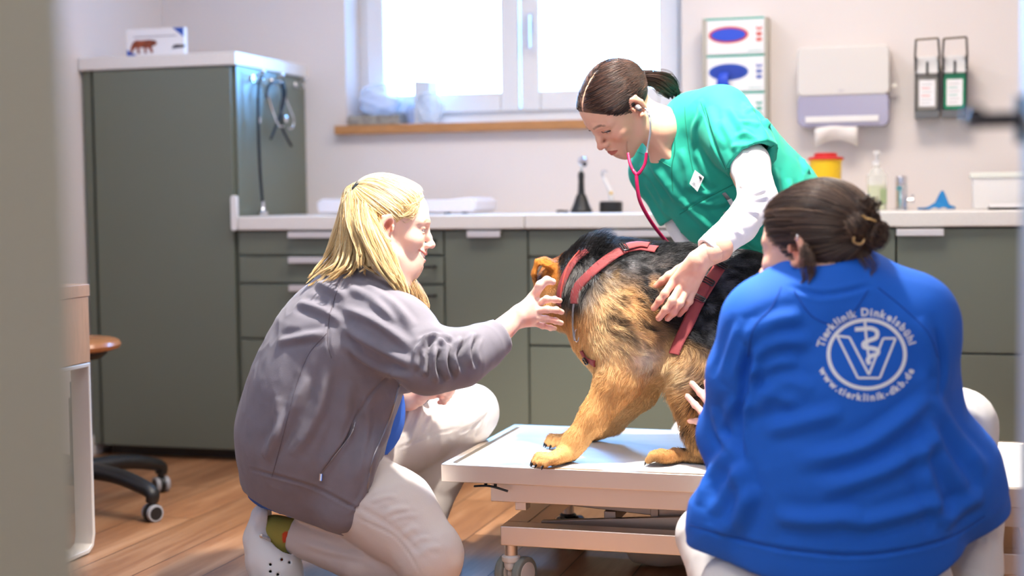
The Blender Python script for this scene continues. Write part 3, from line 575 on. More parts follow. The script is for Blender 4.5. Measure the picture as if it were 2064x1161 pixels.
# ---------------------------------------------------------------- organic surfaces: a field of blended solids, meshed once
def _n(v): v = np.asarray(v, float); return v/np.linalg.norm(v)
def rotm(x=0, y=0, z=0):
    return np.array(Matrix.Rotation(math.radians(z), 3, 'Z') @ Matrix.Rotation(math.radians(y), 3, 'Y') @ Matrix.Rotation(math.radians(x), 3, 'X'))
class Field:
    def __init__(s): s.p = []; s.A = np.eye(3); s.T = np.zeros(3)
    def frame(s, A=None, T=None): s.A = np.eye(3) if A is None else np.asarray(A, float); s.T = np.zeros(3) if T is None else np.asarray(T, float); return s
    def w(s, p): return s.A @ np.asarray(p, float) + s.T
    def ell(s, c, r, R=None, k=.02, op='u'):
        c = s.w(c); R = s.A @ (np.eye(3) if R is None else R); r = np.asarray(r, float); Ri = R.T
        def fn(X):
            q = (X-c) @ Ri.T; a = np.sqrt(((q/r)**2).sum(-1))+1e-9; b = np.sqrt(((q/r**2)**2).sum(-1))+1e-9; return a*(a-1)/b
        e = np.abs(R) @ r; s.p.append((op, fn, c-e, c+e, k)); return s
    def cap(s, a, b, ra, rb=None, k=.02, op='u', flat=None, fs=1.0):
        a = s.w(a); b = s.w(b); rb = ra if rb is None else rb; ab = b-a; L2 = max(ab@ab, 1e-12)
        if flat is not None: fl = _n(s.A @ np.asarray(flat, float))
        def fn(X):
            q = X-a
            t = np.clip((q@ab)/L2, 0, 1); dv = q-t[..., None]*ab
            if flat is not None: h = dv@fl; dv = dv+(h*(1/fs-1))[..., None]*fl
            d = np.sqrt((dv**2).sum(-1))-(ra+(rb-ra)*t)
            return d*(fs**.6 if fs < 1 else 1)
        R = max(ra, rb)*max(1, fs); s.p.append((op, fn, np.minimum(a, b)-R, np.maximum(a, b)+R, k)); return s
    def chain(s, pts, rs, k=.02, op='u', flat=None, fs=1.0):
        if not hasattr(rs, '__len__'): rs = [rs]*len(pts)
        for i in range(len(pts)-1): s.cap(pts[i], pts[i+1], rs[i], rs[i+1], k if i == 0 or op == 's' else min(k, .6*min(rs[i], rs[i+1])+.002), op, flat, fs)
        return s
    def cut(s, p, n, k=.002, box=None):
        "keep the side the normal points away from"
        p = s.w(p); n = _n(s.A @ np.asarray(n, float))
        lo, hi = (np.full(3, -1e3), np.full(3, 1e3)) if box is None else (p-box, p+box)
        s.p.append(('c', lambda X: (X-p)@n, lo, hi, k)); return s
    def mesh(s, h, lo=None, hi=None, pad=.02):
        U = [q for q in s.p if q[0] == 'u']
        l0 = np.min([q[2] for q in U], 0)-pad; h0 = np.max([q[3] for q in U], 0)+pad
        lo = l0 if lo is None else np.maximum(l0, lo); hi = h0 if hi is None else np.minimum(h0, hi)
        n = np.ceil((hi-lo)/h).astype(int)+1; F = np.full(n, .06, np.float32)
        ax = [(lo[i]+h*np.arange(n[i])) for i in range(3)]
        for op, fn, a, b, k in s.p:
            m = k+2.5*h+.004 if op != 'c' else 0
            i0 = np.clip(np.floor((a-m-lo)/h).astype(int), 0, n); i1 = np.clip(np.ceil((b+m-lo)/h).astype(int)+1, 0, n)
            if (i1 <= i0).any(): continue
            X = np.stack(np.meshgrid(*[ax[i][i0[i]:i1[i]] for i in range(3)], indexing='ij'), -1)
            d = fn(X); sl = tuple(slice(i0[i], i1[i]) for i in range(3)); f = F[sl]
            if op == 'u': hh = np.clip(k-np.abs(f-d), 0, None)/max(k, 1e-6); F[sl] = np.minimum(f, d)-hh*hh*k*.25
            else:
                e = -d if op == 's' else d
                hh = np.clip(k-np.abs(f-e), 0, None)/max(k, 1e-6); F[sl] = np.maximum(f, e)+hh*hh*k*.25
        return surface_nets(F, lo, h)
def surface_nets(F, lo, h):
    I = F < 0; nx, ny, nz = F.shape
    cnt = np.zeros((nx-1, ny-1, nz-1), np.int8); off = [(i, j, k) for i in (0, 1) for j in (0, 1) for k in (0, 1)]
    for i, j, k in off: cnt += I[i:nx-1+i, j:ny-1+j, k:nz-1+k]
    act = (cnt > 0) & (cnt < 8); idx = np.argwhere(act); c8 = {o: F[idx[:, 0]+o[0], idx[:, 1]+o[1], idx[:, 2]+o[2]] for o in off}
    S = np.zeros((len(idx), 3)); W = np.zeros(len(idx))
    for a in off:
        for ax in range(3):
            if a[ax]: continue
            b = list(a); b[ax] = 1; b = tuple(b); fa, fb = c8[a], c8[b]; m = (fa < 0) != (fb < 0)
            t = np.where(m, fa/np.where(m, fa-fb, 1), 0); p = np.tile(np.array(a, float), (len(idx), 1)); p[:, ax] += t
            S += p*m[:, None]; W += m
    V = lo+h*(idx+S/W[:, None]); ids = np.full(act.shape, -1, np.int32); ids[act] = np.arange(len(idx)); Q = []
    for ax in range(3):
        o1, o2 = [q for q in range(3) if q != ax]
        A = np.moveaxis(I, ax, 0); D = np.moveaxis(ids, (ax, o1, o2), (0, 1, 2)); A = np.moveaxis(I, (ax, o1, o2), (0, 1, 2))
        a, b = A[:-1, 1:-1, 1:-1], A[1:, 1:-1, 1:-1]; e = np.argwhere(a != b); sg = a[e[:, 0], e[:, 1], e[:, 2]]
        x, y, z = e[:, 0], e[:, 1], e[:, 2]; q = np.stack([D[x, y, z], D[x, y+1, z], D[x, y+1, z+1], D[x, y, z+1]], 1)
        fl = sg if ax != 1 else ~sg; q = np.where(fl[:, None], q, q[:, ::-1]); Q.append(q)
    Q = np.concatenate(Q); Q = Q[(Q >= 0).all(1)]
    return V, Q
def vnormals(V, Q):
    n = np.cross(V[Q[:, 2]]-V[Q[:, 0]], V[Q[:, 3]]-V[Q[:, 1]]); N = np.zeros_like(V)
    for i in range(Q.shape[1]): 
        for a in range(3): N[:, a] += np.bincount(Q[:, i], n[:, a], len(V))
    return N/(np.linalg.norm(N, axis=1, keepdims=True)+1e-12)
def relax(V, Q, it=2, lam=.5):
    for _ in range(it):
        S = np.zeros_like(V); W = np.zeros(len(V))
        for i in range(4):
            a, b = Q[:, i], Q[:, (i+1) % 4]
            for x, y in ((a, b), (b, a)):
                W += np.bincount(x, minlength=len(V))
                for c in range(3): S[:, c] += np.bincount(x, V[y, c], len(V))
        V = V*(1-lam)+lam*S/np.maximum(W, 1)[:, None]
    return V
def merge(parts):
    V = []; Q = []; n = 0
    for v, q in parts: V.append(v); Q.append(q+n); n += len(v)
    return np.concatenate(V), np.concatenate(Q)
_rs = np.random.RandomState(1); _T = _rs.rand(32, 32, 32).astype(np.float32)
def vnoise(X, s=1.0, oct=1):
    X = np.asarray(X, float)*s; out = 0; amp = 1; tot = 0
    for o in range(oct):
        q = X*(2**o)+17.3*o; i = np.floor(q).astype(int); f = q-i; f = f*f*(3-2*f); i &= 31; j = (i+1) & 31; r = 0
        for a in (0, 1):
            for b in (0, 1):
                for c in (0, 1):
                    w_ = (f[..., 0] if a else 1-f[..., 0])*(f[..., 1] if b else 1-f[..., 1])*(f[..., 2] if c else 1-f[..., 2])
                    r = r+w_*_T[(j if a else i)[..., 0], (j if b else i)[..., 1], (j if c else i)[..., 2]]
        out = out+amp*r; tot += amp; amp *= .5
    return out/tot*2-1
def seg_dist(X, pts, comp=None):
    "distance and arc parameter to a polyline; comp = (direction, factor) squeezes one direction"
    X = np.asarray(X, float); pts = np.asarray(pts, float)
    if comp is not None:
        c = _n(comp[0]); X = X-(X@c)[:, None]*c*(1-comp[1]); pts = pts-(pts@c)[:, None]*c*(1-comp[1])
    best = np.full(len(X), 1e9); par = np.zeros(len(X)); L = np.concatenate([[0], np.cumsum(np.linalg.norm(np.diff(pts, axis=0), axis=1))])
    for i in range(len(pts)-1):
        ab = pts[i+1]-pts[i]; q = X-pts[i]; t = np.clip((q@ab)/max(ab@ab, 1e-12), 0, 1); d = np.linalg.norm(q-t[:, None]*ab, axis=1)
        m = d < best; best = np.where(m, d, best); par = np.where(m, L[i]+t*(L[i+1]-L[i]), par)
    return best, par/max(L[-1], 1e-9)
VIEW = _f.copy()
def folds(V, Q, strokes, N=None):
    "cloth folds: each stroke is (list of (px, py, depth), width, height); height < 0 makes a crease"
    N = vnormals(V, Q) if N is None else N; D = np.zeros(len(V)); bv = bvh(V, Q)
    for pts, wd, ht in strokes:
        pw = []
        for p in cr([P(*p) for p in pts], 6):
            h = bv.ray_cast(Vector(CAM), Vector(_n(p-CAM)))
            if h[0] is not None and (not pw or np.linalg.norm(np.array(h[0])-pw[-1]) < .09): pw.append(np.array(h[0]))
        if len(pw) < 3: continue
        pw = np.array(pw); lo = pw.min(0)-4*wd; hi = pw.max(0)+4*wd
        i = np.nonzero(((V > lo) & (V < hi)).all(1) & ((N@VIEW) < .35))[0]
        if not len(i): continue
        d, t = seg_dist(V[i], pw, (VIEW, .6)); g = np.exp(-(d/wd)**2)-.38*np.exp(-((d-1.9*wd)/(.9*wd))**2)
        D[i] += ht*g*np.clip(np.minimum(t, 1-t)*5, 0, 1)**.7
    return V+N*D[:, None]
def bvh(V, Q): return BVHTree.FromPolygons(V.tolist(), Q.tolist())
def wrinkle(V, Q, amp, scale, axis=None, sq=.25, oct=2, seed=0):
    "soft cloth waves; axis = direction along which they run"
    N = vnormals(V, Q); X = V+seed*3.7
    if axis is not None:
        a = _n(axis); X = X-(X@a)[:, None]*a*(1-sq)
    X = X+.015*np.stack([vnoise(V, 9), vnoise(V+5, 9), vnoise(V+9, 9)], 1)
    f = vnoise(X, scale, oct); return V+N*(amp*(1-2*np.abs(f)**.8))[:, None]
def strands(name, pts, rad, m, parent, attr=None, sides=3):
    "hair: pts N x K x 3, rad N x K"
    N_, K, _ = pts.shape; t = np.gradient(pts, axis=1); t /= np.linalg.norm(t, axis=2, keepdims=True)+1e-9
    ref = np.tile(np.array([.31, .17, .93]), (N_, K, 1)); u = np.cross(t, ref); u /= np.linalg.norm(u, axis=2, keepdims=True)+1e-9; v = np.cross(t, u)
    a = np.arange(sides)*2*math.pi/sides; R = pts[:, :, None]+rad[:, :, None, None]*(u[:, :, None]*np.cos(a)[None, None, :, None]+v[:, :, None]*np.sin(a)[None, None, :, None])
    V = R.reshape(-1, 3); b = (np.arange(N_)*K*sides)[:, None, None]+(np.arange(K-1)*sides)[None, :, None]; j = np.arange(sides)[None, None]; j2 = (j+1) % sides
    Q = np.stack([b+j, b+j2, b+sides+j2, b+sides+j], -1).reshape(-1, 4); at = None
    if attr is not None:
        if attr.ndim == 2: attr = np.repeat(attr[:, None], K, 1)
        at = {'tone': np.repeat(attr[:, :, None], sides, 2).reshape(-1, attr.shape[-1])}
    return raw_mesh(name, V, Q, m, parent, True, attrs=at)
def sample_surface(V, Q, n, seed=0, wfn=None):
    "points spread over a mesh with their normals"
    rs = np.random.RandomState(seed); a = V[Q[:, 0]]; b = V[Q[:, 1]]; c = V[Q[:, 2]]; d = V[Q[:, 3]]; nn = np.cross(c-a, d-b)*.5; ar = np.linalg.norm(nn, axis=1)
    if wfn is not None: ar = ar*wfn((a+c)/2)
    i = rs.choice(len(Q), n, p=ar/ar.sum()); u, v = rs.rand(n, 1), rs.rand(n, 1)
    N = vnormals(V, Q); w = [(1-u)*(1-v), u*(1-v), u*v, (1-u)*v]; p = sum(w[k]*V[Q[i, k]] for k in range(4)); nr = sum(w[k]*N[Q[i, k]] for k in range(4))
    return p, nr/(np.linalg.norm(nr, axis=1, keepdims=True)+1e-9)
M_skin = mat('skin', 'e3a98c', .48, attr='tone', bump=.12, bscale=500, sss=.12, spec=.4)
def lerp3(a, b, t): return a+(b-a)*np.clip(t, 0, 1)[:, None]

# ---------------------------------------------------------------- head (local frame: x to the person's right, y forward, z up)
def basis(fwd, up):
    "world axes of a head from directions given as (right, up, away) of the photograph's view"
    cw = lambda v: v[0]*_r+v[1]*_u+v[2]*_f
    y = _n(cw(fwd)); z = cw(up); z = _n(z-y*(z@y)); x = np.cross(y, z); return np.stack([x, y, z], 1)
def add_head(F, A, T, S=1.0, smile=0.0, jaw=1.0, ear=1.0, edz=0.0):
    B = A*1.0; F.frame(B*S, T); R0 = np.eye(3)
    # A*S is used for positions; radii are scaled by hand
    def E(c, r, k=.012, op='u', R=None):
        F.A = B*S; cc = F.w(c); F.A = B; F.T = np.zeros(3); F.ell(np.linalg.inv(B) @ cc, np.asarray(r)*S, R, k*S, op); F.T = T
    def K(a, b, ra, rb=None, k=.010, op='u'):
        F.A = B*S; a_, b_ = F.w(a), F.w(b); F.A = B; F.T = np.zeros(3); iB = np.linalg.inv(B); F.cap(iB @ a_, iB @ b_, ra*S, (ra if rb is None else rb)*S, k*S, op); F.T = T
    E((0, -.018, .026), (.0735, .090, .078), .02)
    E((0, .030, .034), (.060, .054, .054), .03)
    E((0, .036, -.028), (.057, .050, .062), .03)
    E((0, .034, -.072), (.045*jaw, .044, .040), .025)
    for s in (-1, 1):
        K((s*.056, -.006, -.040), (s*.050*jaw, .010, -.072), .016, .014, .022)
        K((s*.050*jaw, .010, -.072), (s*.016, .064, -.104), .014, .012, .022)
        E((s*.038, .060-.005*smile, -.024), (.021, .019, .016), .02)
        if smile: E((s*.041, .056, -.031), (.017, .017, .015), .02)
        K((s*.014, .0835, .020), (s*.046, .066, .019), .0075, .006, .016)
        K((s*.012, .072, -.085), (s*.012, .072, -.085), .016, None, .02)
    E((0, .066, -.105), (.019, .015, .014), .018)
    E((0, .071, -.066), (.031, .021, .027), .02)
    # eyes: socket, lids, opening
    for s in (-1, 1):
        E((s*.030, .097, .001), (.017, .017, .010), .012, 's')
        E((s*.0315, .0690, .000), (.0152, .0146, .0136), .004)
        E((s*.0345, .0835, -.0005), (.0148, .0105, .0036+.0008*(1-smile)), .002, 's', rotm(0, s*3, s*-26))
        K((s*.019, .0825, .0072), (s*.046, .069, .0055), .0026, .0020, .005)
    # nose
    K((0, .081, .016), (0, .0955, -.016), .0062, .0068, .012); K((0, .0955, -.016), (0, .1035, -.031), .0068, .0080, .008)
    E((0, .1055, -.0335), (.0090, .0090, .0082), .007)
    for s in (-1, 1): E((s*.0108, .0945, -.0370), (.0060, .0098, .0066), .006); E((s*.0066, .0990, -.0440), (.0032, .0052, .0040), .003, 's')
    K((0, .092, -.043), (0, .0925, -.052), .0045, .0045, .008)
    # mouth
    w = .0245+.0095*smile; up = .006*smile
    if smile:
        for s in (-1, 1):
            mp_ = [(0, .0955, -.0660), (s*.016, .0915, -.0640), (s*.028, .0835, -.0575), (s*.0365, .0745, -.0495)]
            for i, (o0, o1) in enumerate(((.0088, .0080), (.0080, .0055), (.0055, .0012))):
                a, b = mp_[i], mp_[i+1]; rr = (.0040, .0037, .0030, .0016)
                K((a[0], a[1]-.001, a[2]+o0), (b[0], b[1]-.001, b[2]+o1), rr[i], rr[i+1], .004); K((a[0], a[1]-.003, a[2]-o0), (b[0], b[1]-.002, b[2]-o1), rr[i]*1.25, rr[i+1]*1.1, .004)
            for i, (r0, r1) in enumerate(((.0056, .0052), (.0052, .0036), (.0036, .0012))):
                a, b = mp_[i], mp_[i+1]; K((a[0], a[1]+.0022, a[2]), (b[0], b[1]+.0022, b[2]), r0, r1, .0012, 's')
            K((s*.019, .0925, -.041), (s*.034, .0790, -.041), .0022, .0020, .005, 's'); K((s*.034, .0790, -.041), (s*.0405, .0710, -.056), .0020, .001, .005, 's')
    else:
        for s in (-1, 1):
            wx, wy, wz = .0245, .0835, -.0655
            K((0, .0960, -.0575), (s*wx*.5, .0925, -.0580), .0044, .0040, .004); K((s*wx*.5, .0925, -.0580), (s*wx, wy+.001, wz+.0015), .0040, .0020, .004)
            K((0, .0940, -.0725), (s*wx*.5, .0915, -.0715), .0058, .0050, .004); K((s*wx*.5, .0915, -.0715), (s*wx, wy, wz-.002), .0050, .0022, .004)
            K((0, .1030, -.0650), (s*wx*.55, .0980, -.0642), .0022, .0020, .0015, 's'); K((s*wx*.55, .0975, -.0642), (s*wx*1.0, wy+.003, wz), .0020, .0012, .0015, 's')
    K((0, .089, -.084), (0, .089, -.084), .0, None, .002)
    E((0, .0915, -.0835), (.014, .005, .004), .008, 's')
    # ears
    for s in (-1, 1):
        R = rotm(-14, 0, s*26) @ rotm(0, s*8, 0)
        q = lambda dx, dy, dz: (s*(.0765+dx), -.012+dy*ear, -.002+edz+dz*ear)
        E(q(0, 0, 0), (.0055, .0165*ear, .0290*ear), .006, 'u', R)
        E(q(.0050, .003, .001), (.0078, .0098*ear, .0185*ear), .003, 's', R)
        K(q(.0035, -.011, .021), q(.0048, -.0150, 0), .0034, .0033, .004); K(q(.001, .003, .0275), q(.0035, -.011, .021), .0032, .0034, .004); K(q(.0048, -.015, 0), q(.002, -.006, -.020), .0033, .0036, .004)
        K(q(.001, .006, -.0255), q(.000, .009, -.0245), .0068, .0055, .006); K(q(.001, .014, -.004), q(0, .014, .004), .0034, .0034, .004)
        K(q(.0045, -.006, .012), q(.0045, -.007, -.006), .0018, .0018, .003)
    F.frame()
def head_tone(V, A, T, S, base, lip, blush, brow, smile=0.0):
    q = ((V-T) @ A)/S; x, y, z = np.abs(q[:, 0]), q[:, 1], q[:, 2]; n = vnoise(V, 60, 2)
    c = np.tile(np.asarray(srgb(base)), (len(V), 1)); front = y > .02
    def mix(m, col, a): 
        nonlocal c
        c = c+(np.asarray(srgb(col))-c)*(np.clip(m, 0, 1)*a)[:, None]
    g = lambda cx, cy, cz, rx, ry, rz: np.exp(-((x-cx)/rx)**2-((y-cy)/ry)**2-((z-cz)/rz)**2)
    mix(g(.042, .065, -.030, .022, .03, .020)+.2*n*front, blush, .5); mix(g(0, .112, -.034, .014, .02, .014), blush, .6)
    mix(g(.079, -.012, -.002, .008, .025, .034), blush, .8); mix((g(.032, .082, .001, .018, .02, .010)), blush, .45)
    ec = np.exp(-((y+.009)/.010)**2-((z+.003)/.017)**2)*(x > .070)*(x < .0805); mix(ec, 'b8604c', .85)  # redder ear hollow, with its shade painted into the skin tone
    w = .0245+.0125*smile; up = .0165*smile*(x/w)**2
    lipm = ((z-(-.0655+up))/((.0082+.0045*smile)*(1-.80*np.minimum(x/w, 1)**2)+.0008))**2+(x/(w*1.03))**6; mix(np.clip((1.15-lipm)*4, 0, 1)*(y > .072), lip, .9)
    bz = .0225+.004*np.sin(np.clip((x-.012)/.036, 0, 1)*math.pi)-.002*(x > .04); bm = np.clip(1.3-np.abs(z-bz)/.0036, 0, 1)*np.clip((x-.010)*300, 0, 1)*np.clip((.050-x)*200, 0, 1)*(y > .05)
    mix(bm*(.75+.5*n), brow, .85)
    lm = g(.0315, .083, .0038, .013, .02, .0016); mix(lm, brow, .75)
    mix(np.clip(1-np.hypot(x-.0068, z+.0445)/.0042, 0, 1)*(y > .09), '6a3325', .8)
    return c
def build_eye(A, T, S, iris, parent, look=(0, 0), side=1):
    c = T+A@(np.array([side*.0315, .0690, .0005])*S); m = MB(); m.sphere((0, 0, 0), .0128*S, 24, 16); M = Matrix([[*A[0], c[0]], [*A[1], c[1]], [*A[2], c[2]], [0, 0, 0, 1]])
    V = np.array(m.V); d = _n((look[0], 1, look[1])); cs = (V/(.0128*S))@d; R2 = A@V.T
    col = np.where((cs > .975)[:, None], np.array(srgb('120d0b')), np.where((cs > .885)[:, None], np.array(srgb(iris)), np.array(srgb('e9dfda'))))
    return raw_mesh('eye', (R2.T+c), m.F, mat('eyeball', 'ffffff', .08, attr='tone'), parent, True, attrs={'tone': col})
def PW(l): return [P(*q) for q in l]
def add_hand(F, wrist, fore, fingers, thumb, rf=.0078, rw=.024, flat=None):
    "fingers: lists of world points from knuckle to tip (4), thumb the same"
    W_ = np.asarray(wrist); kn = [np.asarray(f[0]) for f in fingers]; mid = sum(kn)/4
    F.cap(fore, W_, .033, rw, .012, flat=flat, fs=.72)
    for i, k_ in enumerate(kn): F.cap(W_+(k_-mid)*.45+(mid-W_)*.12, k_, .0165, .0105, .010)
    F.cap(W_+(mid-W_)*.25, W_+(mid-W_)*.75, .020, .018, .012, flat=flat, fs=.75)
    for f, sc_ in zip(fingers, (1.0, 1.04, .98, .86)):
        n = len(f); F.chain(f, [rf*sc_*(1.12-.28*i/(n-1)) for i in range(n)], .004)
        for j in range(1, n-1): F.ell(f[j], [rf*sc_*1.0]*3, None, .004)
    t = [np.asarray(q) for q in thumb]; F.cap(W_+(t[0]-W_)*.35, t[0], .016, .0125, .012); F.chain(t, [.0115, .0100, .0085][:len(t)] if len(t) <= 3 else list(np.linspace(.0118, .0082, len(t))), .006)
def nails(fingers, thumb, nrm, parent, tint='f0c9bd'):
    m = mat('fingernail', tint, .25)
    for f, r in list(zip(fingers, (.0060, .0062, .0058, .0050)))+[(thumb, .0066)]:
        a, b = np.asarray(f[-2]), np.asarray(f[-1]); d = _n(b-a); n = np.asarray(nrm, float); n = _n(n-d*(n@d)); x = np.cross(d, n); c = b+d*.0010+n*r*.93
        V = []; K = 9
        for i in range(K):
            for j in range(7):
                u_ = -1+2*i/(K-1); v_ = -1+2*j/6; q = math.sqrt(max(0, 1-abs(u_)**3)); V.append(c+d*(u_*.0050)+x*(v_*r*.72*q)-n*(.0022*(v_*q)**2+.0006*u_*u_))
        Q = np.array([(i*7+j, (i+1)*7+j, (i+1)*7+j+1, i*7+j+1) for i in range(K-1) for j in range(6)])
        o = raw_mesh('fingernail', V, Q, m, parent); o.modifiers.new('t', 'SOLIDIFY').thickness = .0008

# ---------------------------------------------------------------- blonde person kneeling
bl = empty('person', P(700, 1110, 3.6)*[1, 1, 0], 'blonde person in grey jacket kneeling and smiling, one hand on the dog', 'person')
HA = basis((.955, -.165, .10), (.165, .985, -.05)); HT = P(789, 452, 3.585); HS = 1.0
F = Field(); add_head(F, HA, HT, HS, smile=1.0, jaw=1.18, ear=1.12, edz=-.006)
F.ell(HT+HA@np.array([0, .040, -.098]), (.044, .040, .026), HA, .03)
hw = lambda *p: HT+HA@(np.array(p)*HS)
F.cap(hw(0, -.02, -.05), P(768, 590, 3.60), .052, .060, .035)            # neck
F.cap(hw(0, .02, -.085), P(790, 575, 3.58), .040, .045, .03)
# near (right) hand on the dog's neck
wr = P(1040, 640, 3.45)
R_f = [PW([(1083, 612, 3.475), (1102, 603, 3.455), (1118, 604, 3.475), (1128, 606, 3.50)]), PW([(1080, 626, 3.468), (1103, 624, 3.448), (1121, 625, 3.47), (1132, 629, 3.50)]),
       PW([(1078, 640, 3.470), (1101, 643, 3.452), (1120, 647, 3.475), (1131, 651, 3.50)]), PW([(1074, 650, 3.480), (1094, 657, 3.475), (1110, 661, 3.50), (1118, 662, 3.52)])]
R_t = PW([(1074, 600, 3.48), (1089, 575, 3.465), (1102, 565, 3.465), (1114, 568, 3.475)])
add_hand(F, wr, P(985, 690, 3.40), R_f, R_t, flat=VIEW)
F.cap(P(930, 725, 3.36), P(985, 690, 3.40), .040, .035, .01)
# far (left) hand closed on the far thigh
lw = P(858, 785, 3.70); kk = [(882, 776), (890, 782), (893, 789), (892, 796)]
L_f = []
for i, dx in enumerate((0, 1, 2, 3)):
    b = np.array([876+dx*.0, 778+dx*7.0]); L_f.append(PW([(b[0]-2, b[1]-4, 3.66+.012*i), (b[0]+20-2*i, b[1]-2, 3.64+.012*i), (b[0]+36-5*i, b[1]+3, 3.65+.012*i), (b[0]+34-5*i, b[1]+11, 3.67+.012*i), (b[0]+22-4*i, b[1]+12, 3.685+.01*i)]))
add_hand(F, lw, P(825, 800, 3.72), L_f, PW([(880, 770, 3.70), (900, 766, 3.70), (916, 768, 3.70)]), rf=.0085)
F.cap(P(780, 810, 3.76), P(825, 800, 3.72), .036, .032, .01)
Vh, Qh = F.mesh(.0021, HT-.16, HT+.17); 
V1, Q1 = F.mesh(.0019, np.minimum(P(950, 730, 3.38), P(1140, 560, 3.55))-.04, np.maximum(P(950, 730, 3.38), P(1140, 560, 3.55))+.04)
V2, Q2 = F.mesh(.0022, P(875, 785, 3.7)-.10, P(875, 785, 3.7)+.10)
# hidden trunk so that the body is whole under the clothes
G = Field(); G.chain(PW([(768, 590, 3.60), (715, 690, 3.60), (650, 830, 3.63), (640, 930, 3.66)]), [.07, .10, .11, .12], .04, flat=VIEW, fs=1.3)
G.chain(PW([(715, 625, 3.48), (862, 735, 3.35), (985, 690, 3.40)]), [.045, .04, .034], .02); G.chain(PW([(770, 640, 3.76), (770, 800, 3.80), (840, 795, 3.715)]), [.045, .04, .032], .02)
G.chain(PW([(650, 955, 3.58), (866, 1120, 3.49), (620, 1085, 3.62)]), [.075, .040, .028], .02); G.chain(PW([(690, 905, 3.78), (945, 832, 3.88), (885, 955, 3.88), (852, 1070, 3.86)]), [.075, .045, .038, .032], .02)
V3, Q3 = G.mesh(.010)
Vb, Qb = merge([(Vh, Qh), (V1, Q1), (V2, Q2), (V3, Q3)])
tone = head_tone(Vb, HA, HT, HS, 'f2cbb8', 'd98377', 'e79a8a', 'b58a68', 1.0)
far = np.linalg.norm(Vb-HT, axis=1) > .2; hn = vnoise(Vb, 45, 2)
tone[far] = (np.asarray(srgb('f3c9b6'))+(np.asarray(srgb('e9a693'))-np.asarray(srgb('f3c9b6')))*np.clip(.3+.9*hn[far], 0, 1)[:, None])
o = raw_mesh('body', Vb, Qb, M_skin, bl, attrs={'tone': tone})
for s in (-1, 1): build_eye(HA, HT, HS, '6f8792', bl, (.0, -.25), s)
tpts = cr([hw(x_, y_, z_) for x_, y_, z_ in ((-.030, .0760, -.0550), (-.020, .0845, -.0600), (-.010, .0885, -.0630), (0, .0900, -.0640), (.010, .0885, -.0630), (.020, .0845, -.0600), (.030, .0760, -.0550))], 5)
m = MB(); m.tube(tpts, .0052, 10); m.build('teeth', mat('teeth', 'f4ece2', .25), bl)

# ---- jacket
M_jk = mat('grey sweat fabric', '7f7c86', .9, bump=.25, bscale=700, sheen=.15, var=.05, vscale=25)
F = Field()
F.chain(PW([(722, 612, 3.60), (690, 690, 3.60), (655, 790, 3.615), (632, 880, 3.64), (622, 955, 3.66)]), [.105, .150, .168, .172, .158], .07, flat=VIEW, fs=1.22)
F.ell(P(762, 590, 3.60), (.085, .11, .06), None, .05)
F.ell(P(735, 930, 3.60), (.06, .12, .12), None, .05); F.chain(PW([(745, 830, 3.50), (718, 940, 3.465), (688, 1025, 3.47)]), [.060, .058, .055], .05, flat=VIEW, fs=.7)
F.chain(PW([(560, 960, 3.66), (640, 1000, 3.62), (690, 1030, 3.56)]), [.06, .09, .07], .05)                      # front panel hanging forward
F.chain(PW([(700, 700, 3.46), (760, 760, 3.50)]), [.08, .09], .05)
F.chain(PW([(728, 618, 3.50), (800, 672, 3.385), (862, 728, 3.325)]), [.092, .082, .074], .045)      # near sleeve
F.chain(PW([(862, 728, 3.325), (925, 722, 3.35), (968, 702, 3.385)]), [.068, .062, .056], .03)
F.chain(PW([(962, 704, 3.383), (1000, 682, 3.408)]), [.050, .044], .012)                         # cuff
F.chain(PW([(800, 628, 3.72), (800, 790, 3.79)]), [.075, .062], .04); F.chain(PW([(800, 790, 3.79), (852, 790, 3.71)]), [.052, .040], .02)
# neck opening, hem, cuffs
F.cap(P(790, 555, 3.59), P(810, 500, 3.58), .062, .10, .006, 's')
cn = _n(P(1012, 676, 3.42)-P(960, 706, 3.383)); F.cut(P(1010, 677, 3.415), cn, .002, box=.09)
F.cap(P(990, 687, 3.405), P(1040, 660, 3.43), .032, .034, .002, 's')
dn = _n(-83*_r-218*_u); F.cut(P(606, 1032, 3.60), dn, .004, box=.5)
F.cap(P(630, 1080, 3.63), P(645, 1010, 3.64), .085, .06, .004, 's', VIEW, 1.5)
F.cut(P(752, 968, 3.47), _n(.93*_r-.30*_u), .008, box=np.array([.16, .30, .20]))
V, Q = F.mesh(.0046); V = relax(V, Q, 1, .4)
V = wrinkle(V, Q, .0016, 22, _n(.5*_r-.8*_u), .35, 2, 3); N_ = None
st_ = []
def S_(pts, d, w, h): st_.append(([(x, y, d) for x, y in pts], w, h))
S_([(705, 545), (680, 580), (664, 640), (662, 690), (672, 735)], 3.45, .0030, -.0030)     # armhole seam
S_([(655, 672), (620, 715), (595, 780), (570, 880), (548, 968)], 3.45, .0030, -.0022)     # side seam
S_([(800, 745), (750, 790), (715, 850), (690, 900), (640, 975)], 3.48, .0032, -.0035)
S_([(500, 945), (560, 960), (640, 985), (720, 1025), (742, 1010)], 3.5, .0040, -.0040)      # rib seam
for a in ([(560, 560), (640, 570), (700, 600)], [(600, 610), (650, 625), (690, 650)], [(560, 690), (610, 680), (660, 672)], [(700, 580), (750, 600), (800, 650)], [(690, 620), (760, 650), (830, 700)], [(690, 660), (760, 700), (840, 740)], [(690, 690), (750, 735), (830, 765)], [(730, 570), (790, 610), (835, 660)]):
    S_(a, 3.40, .0095, .0085)
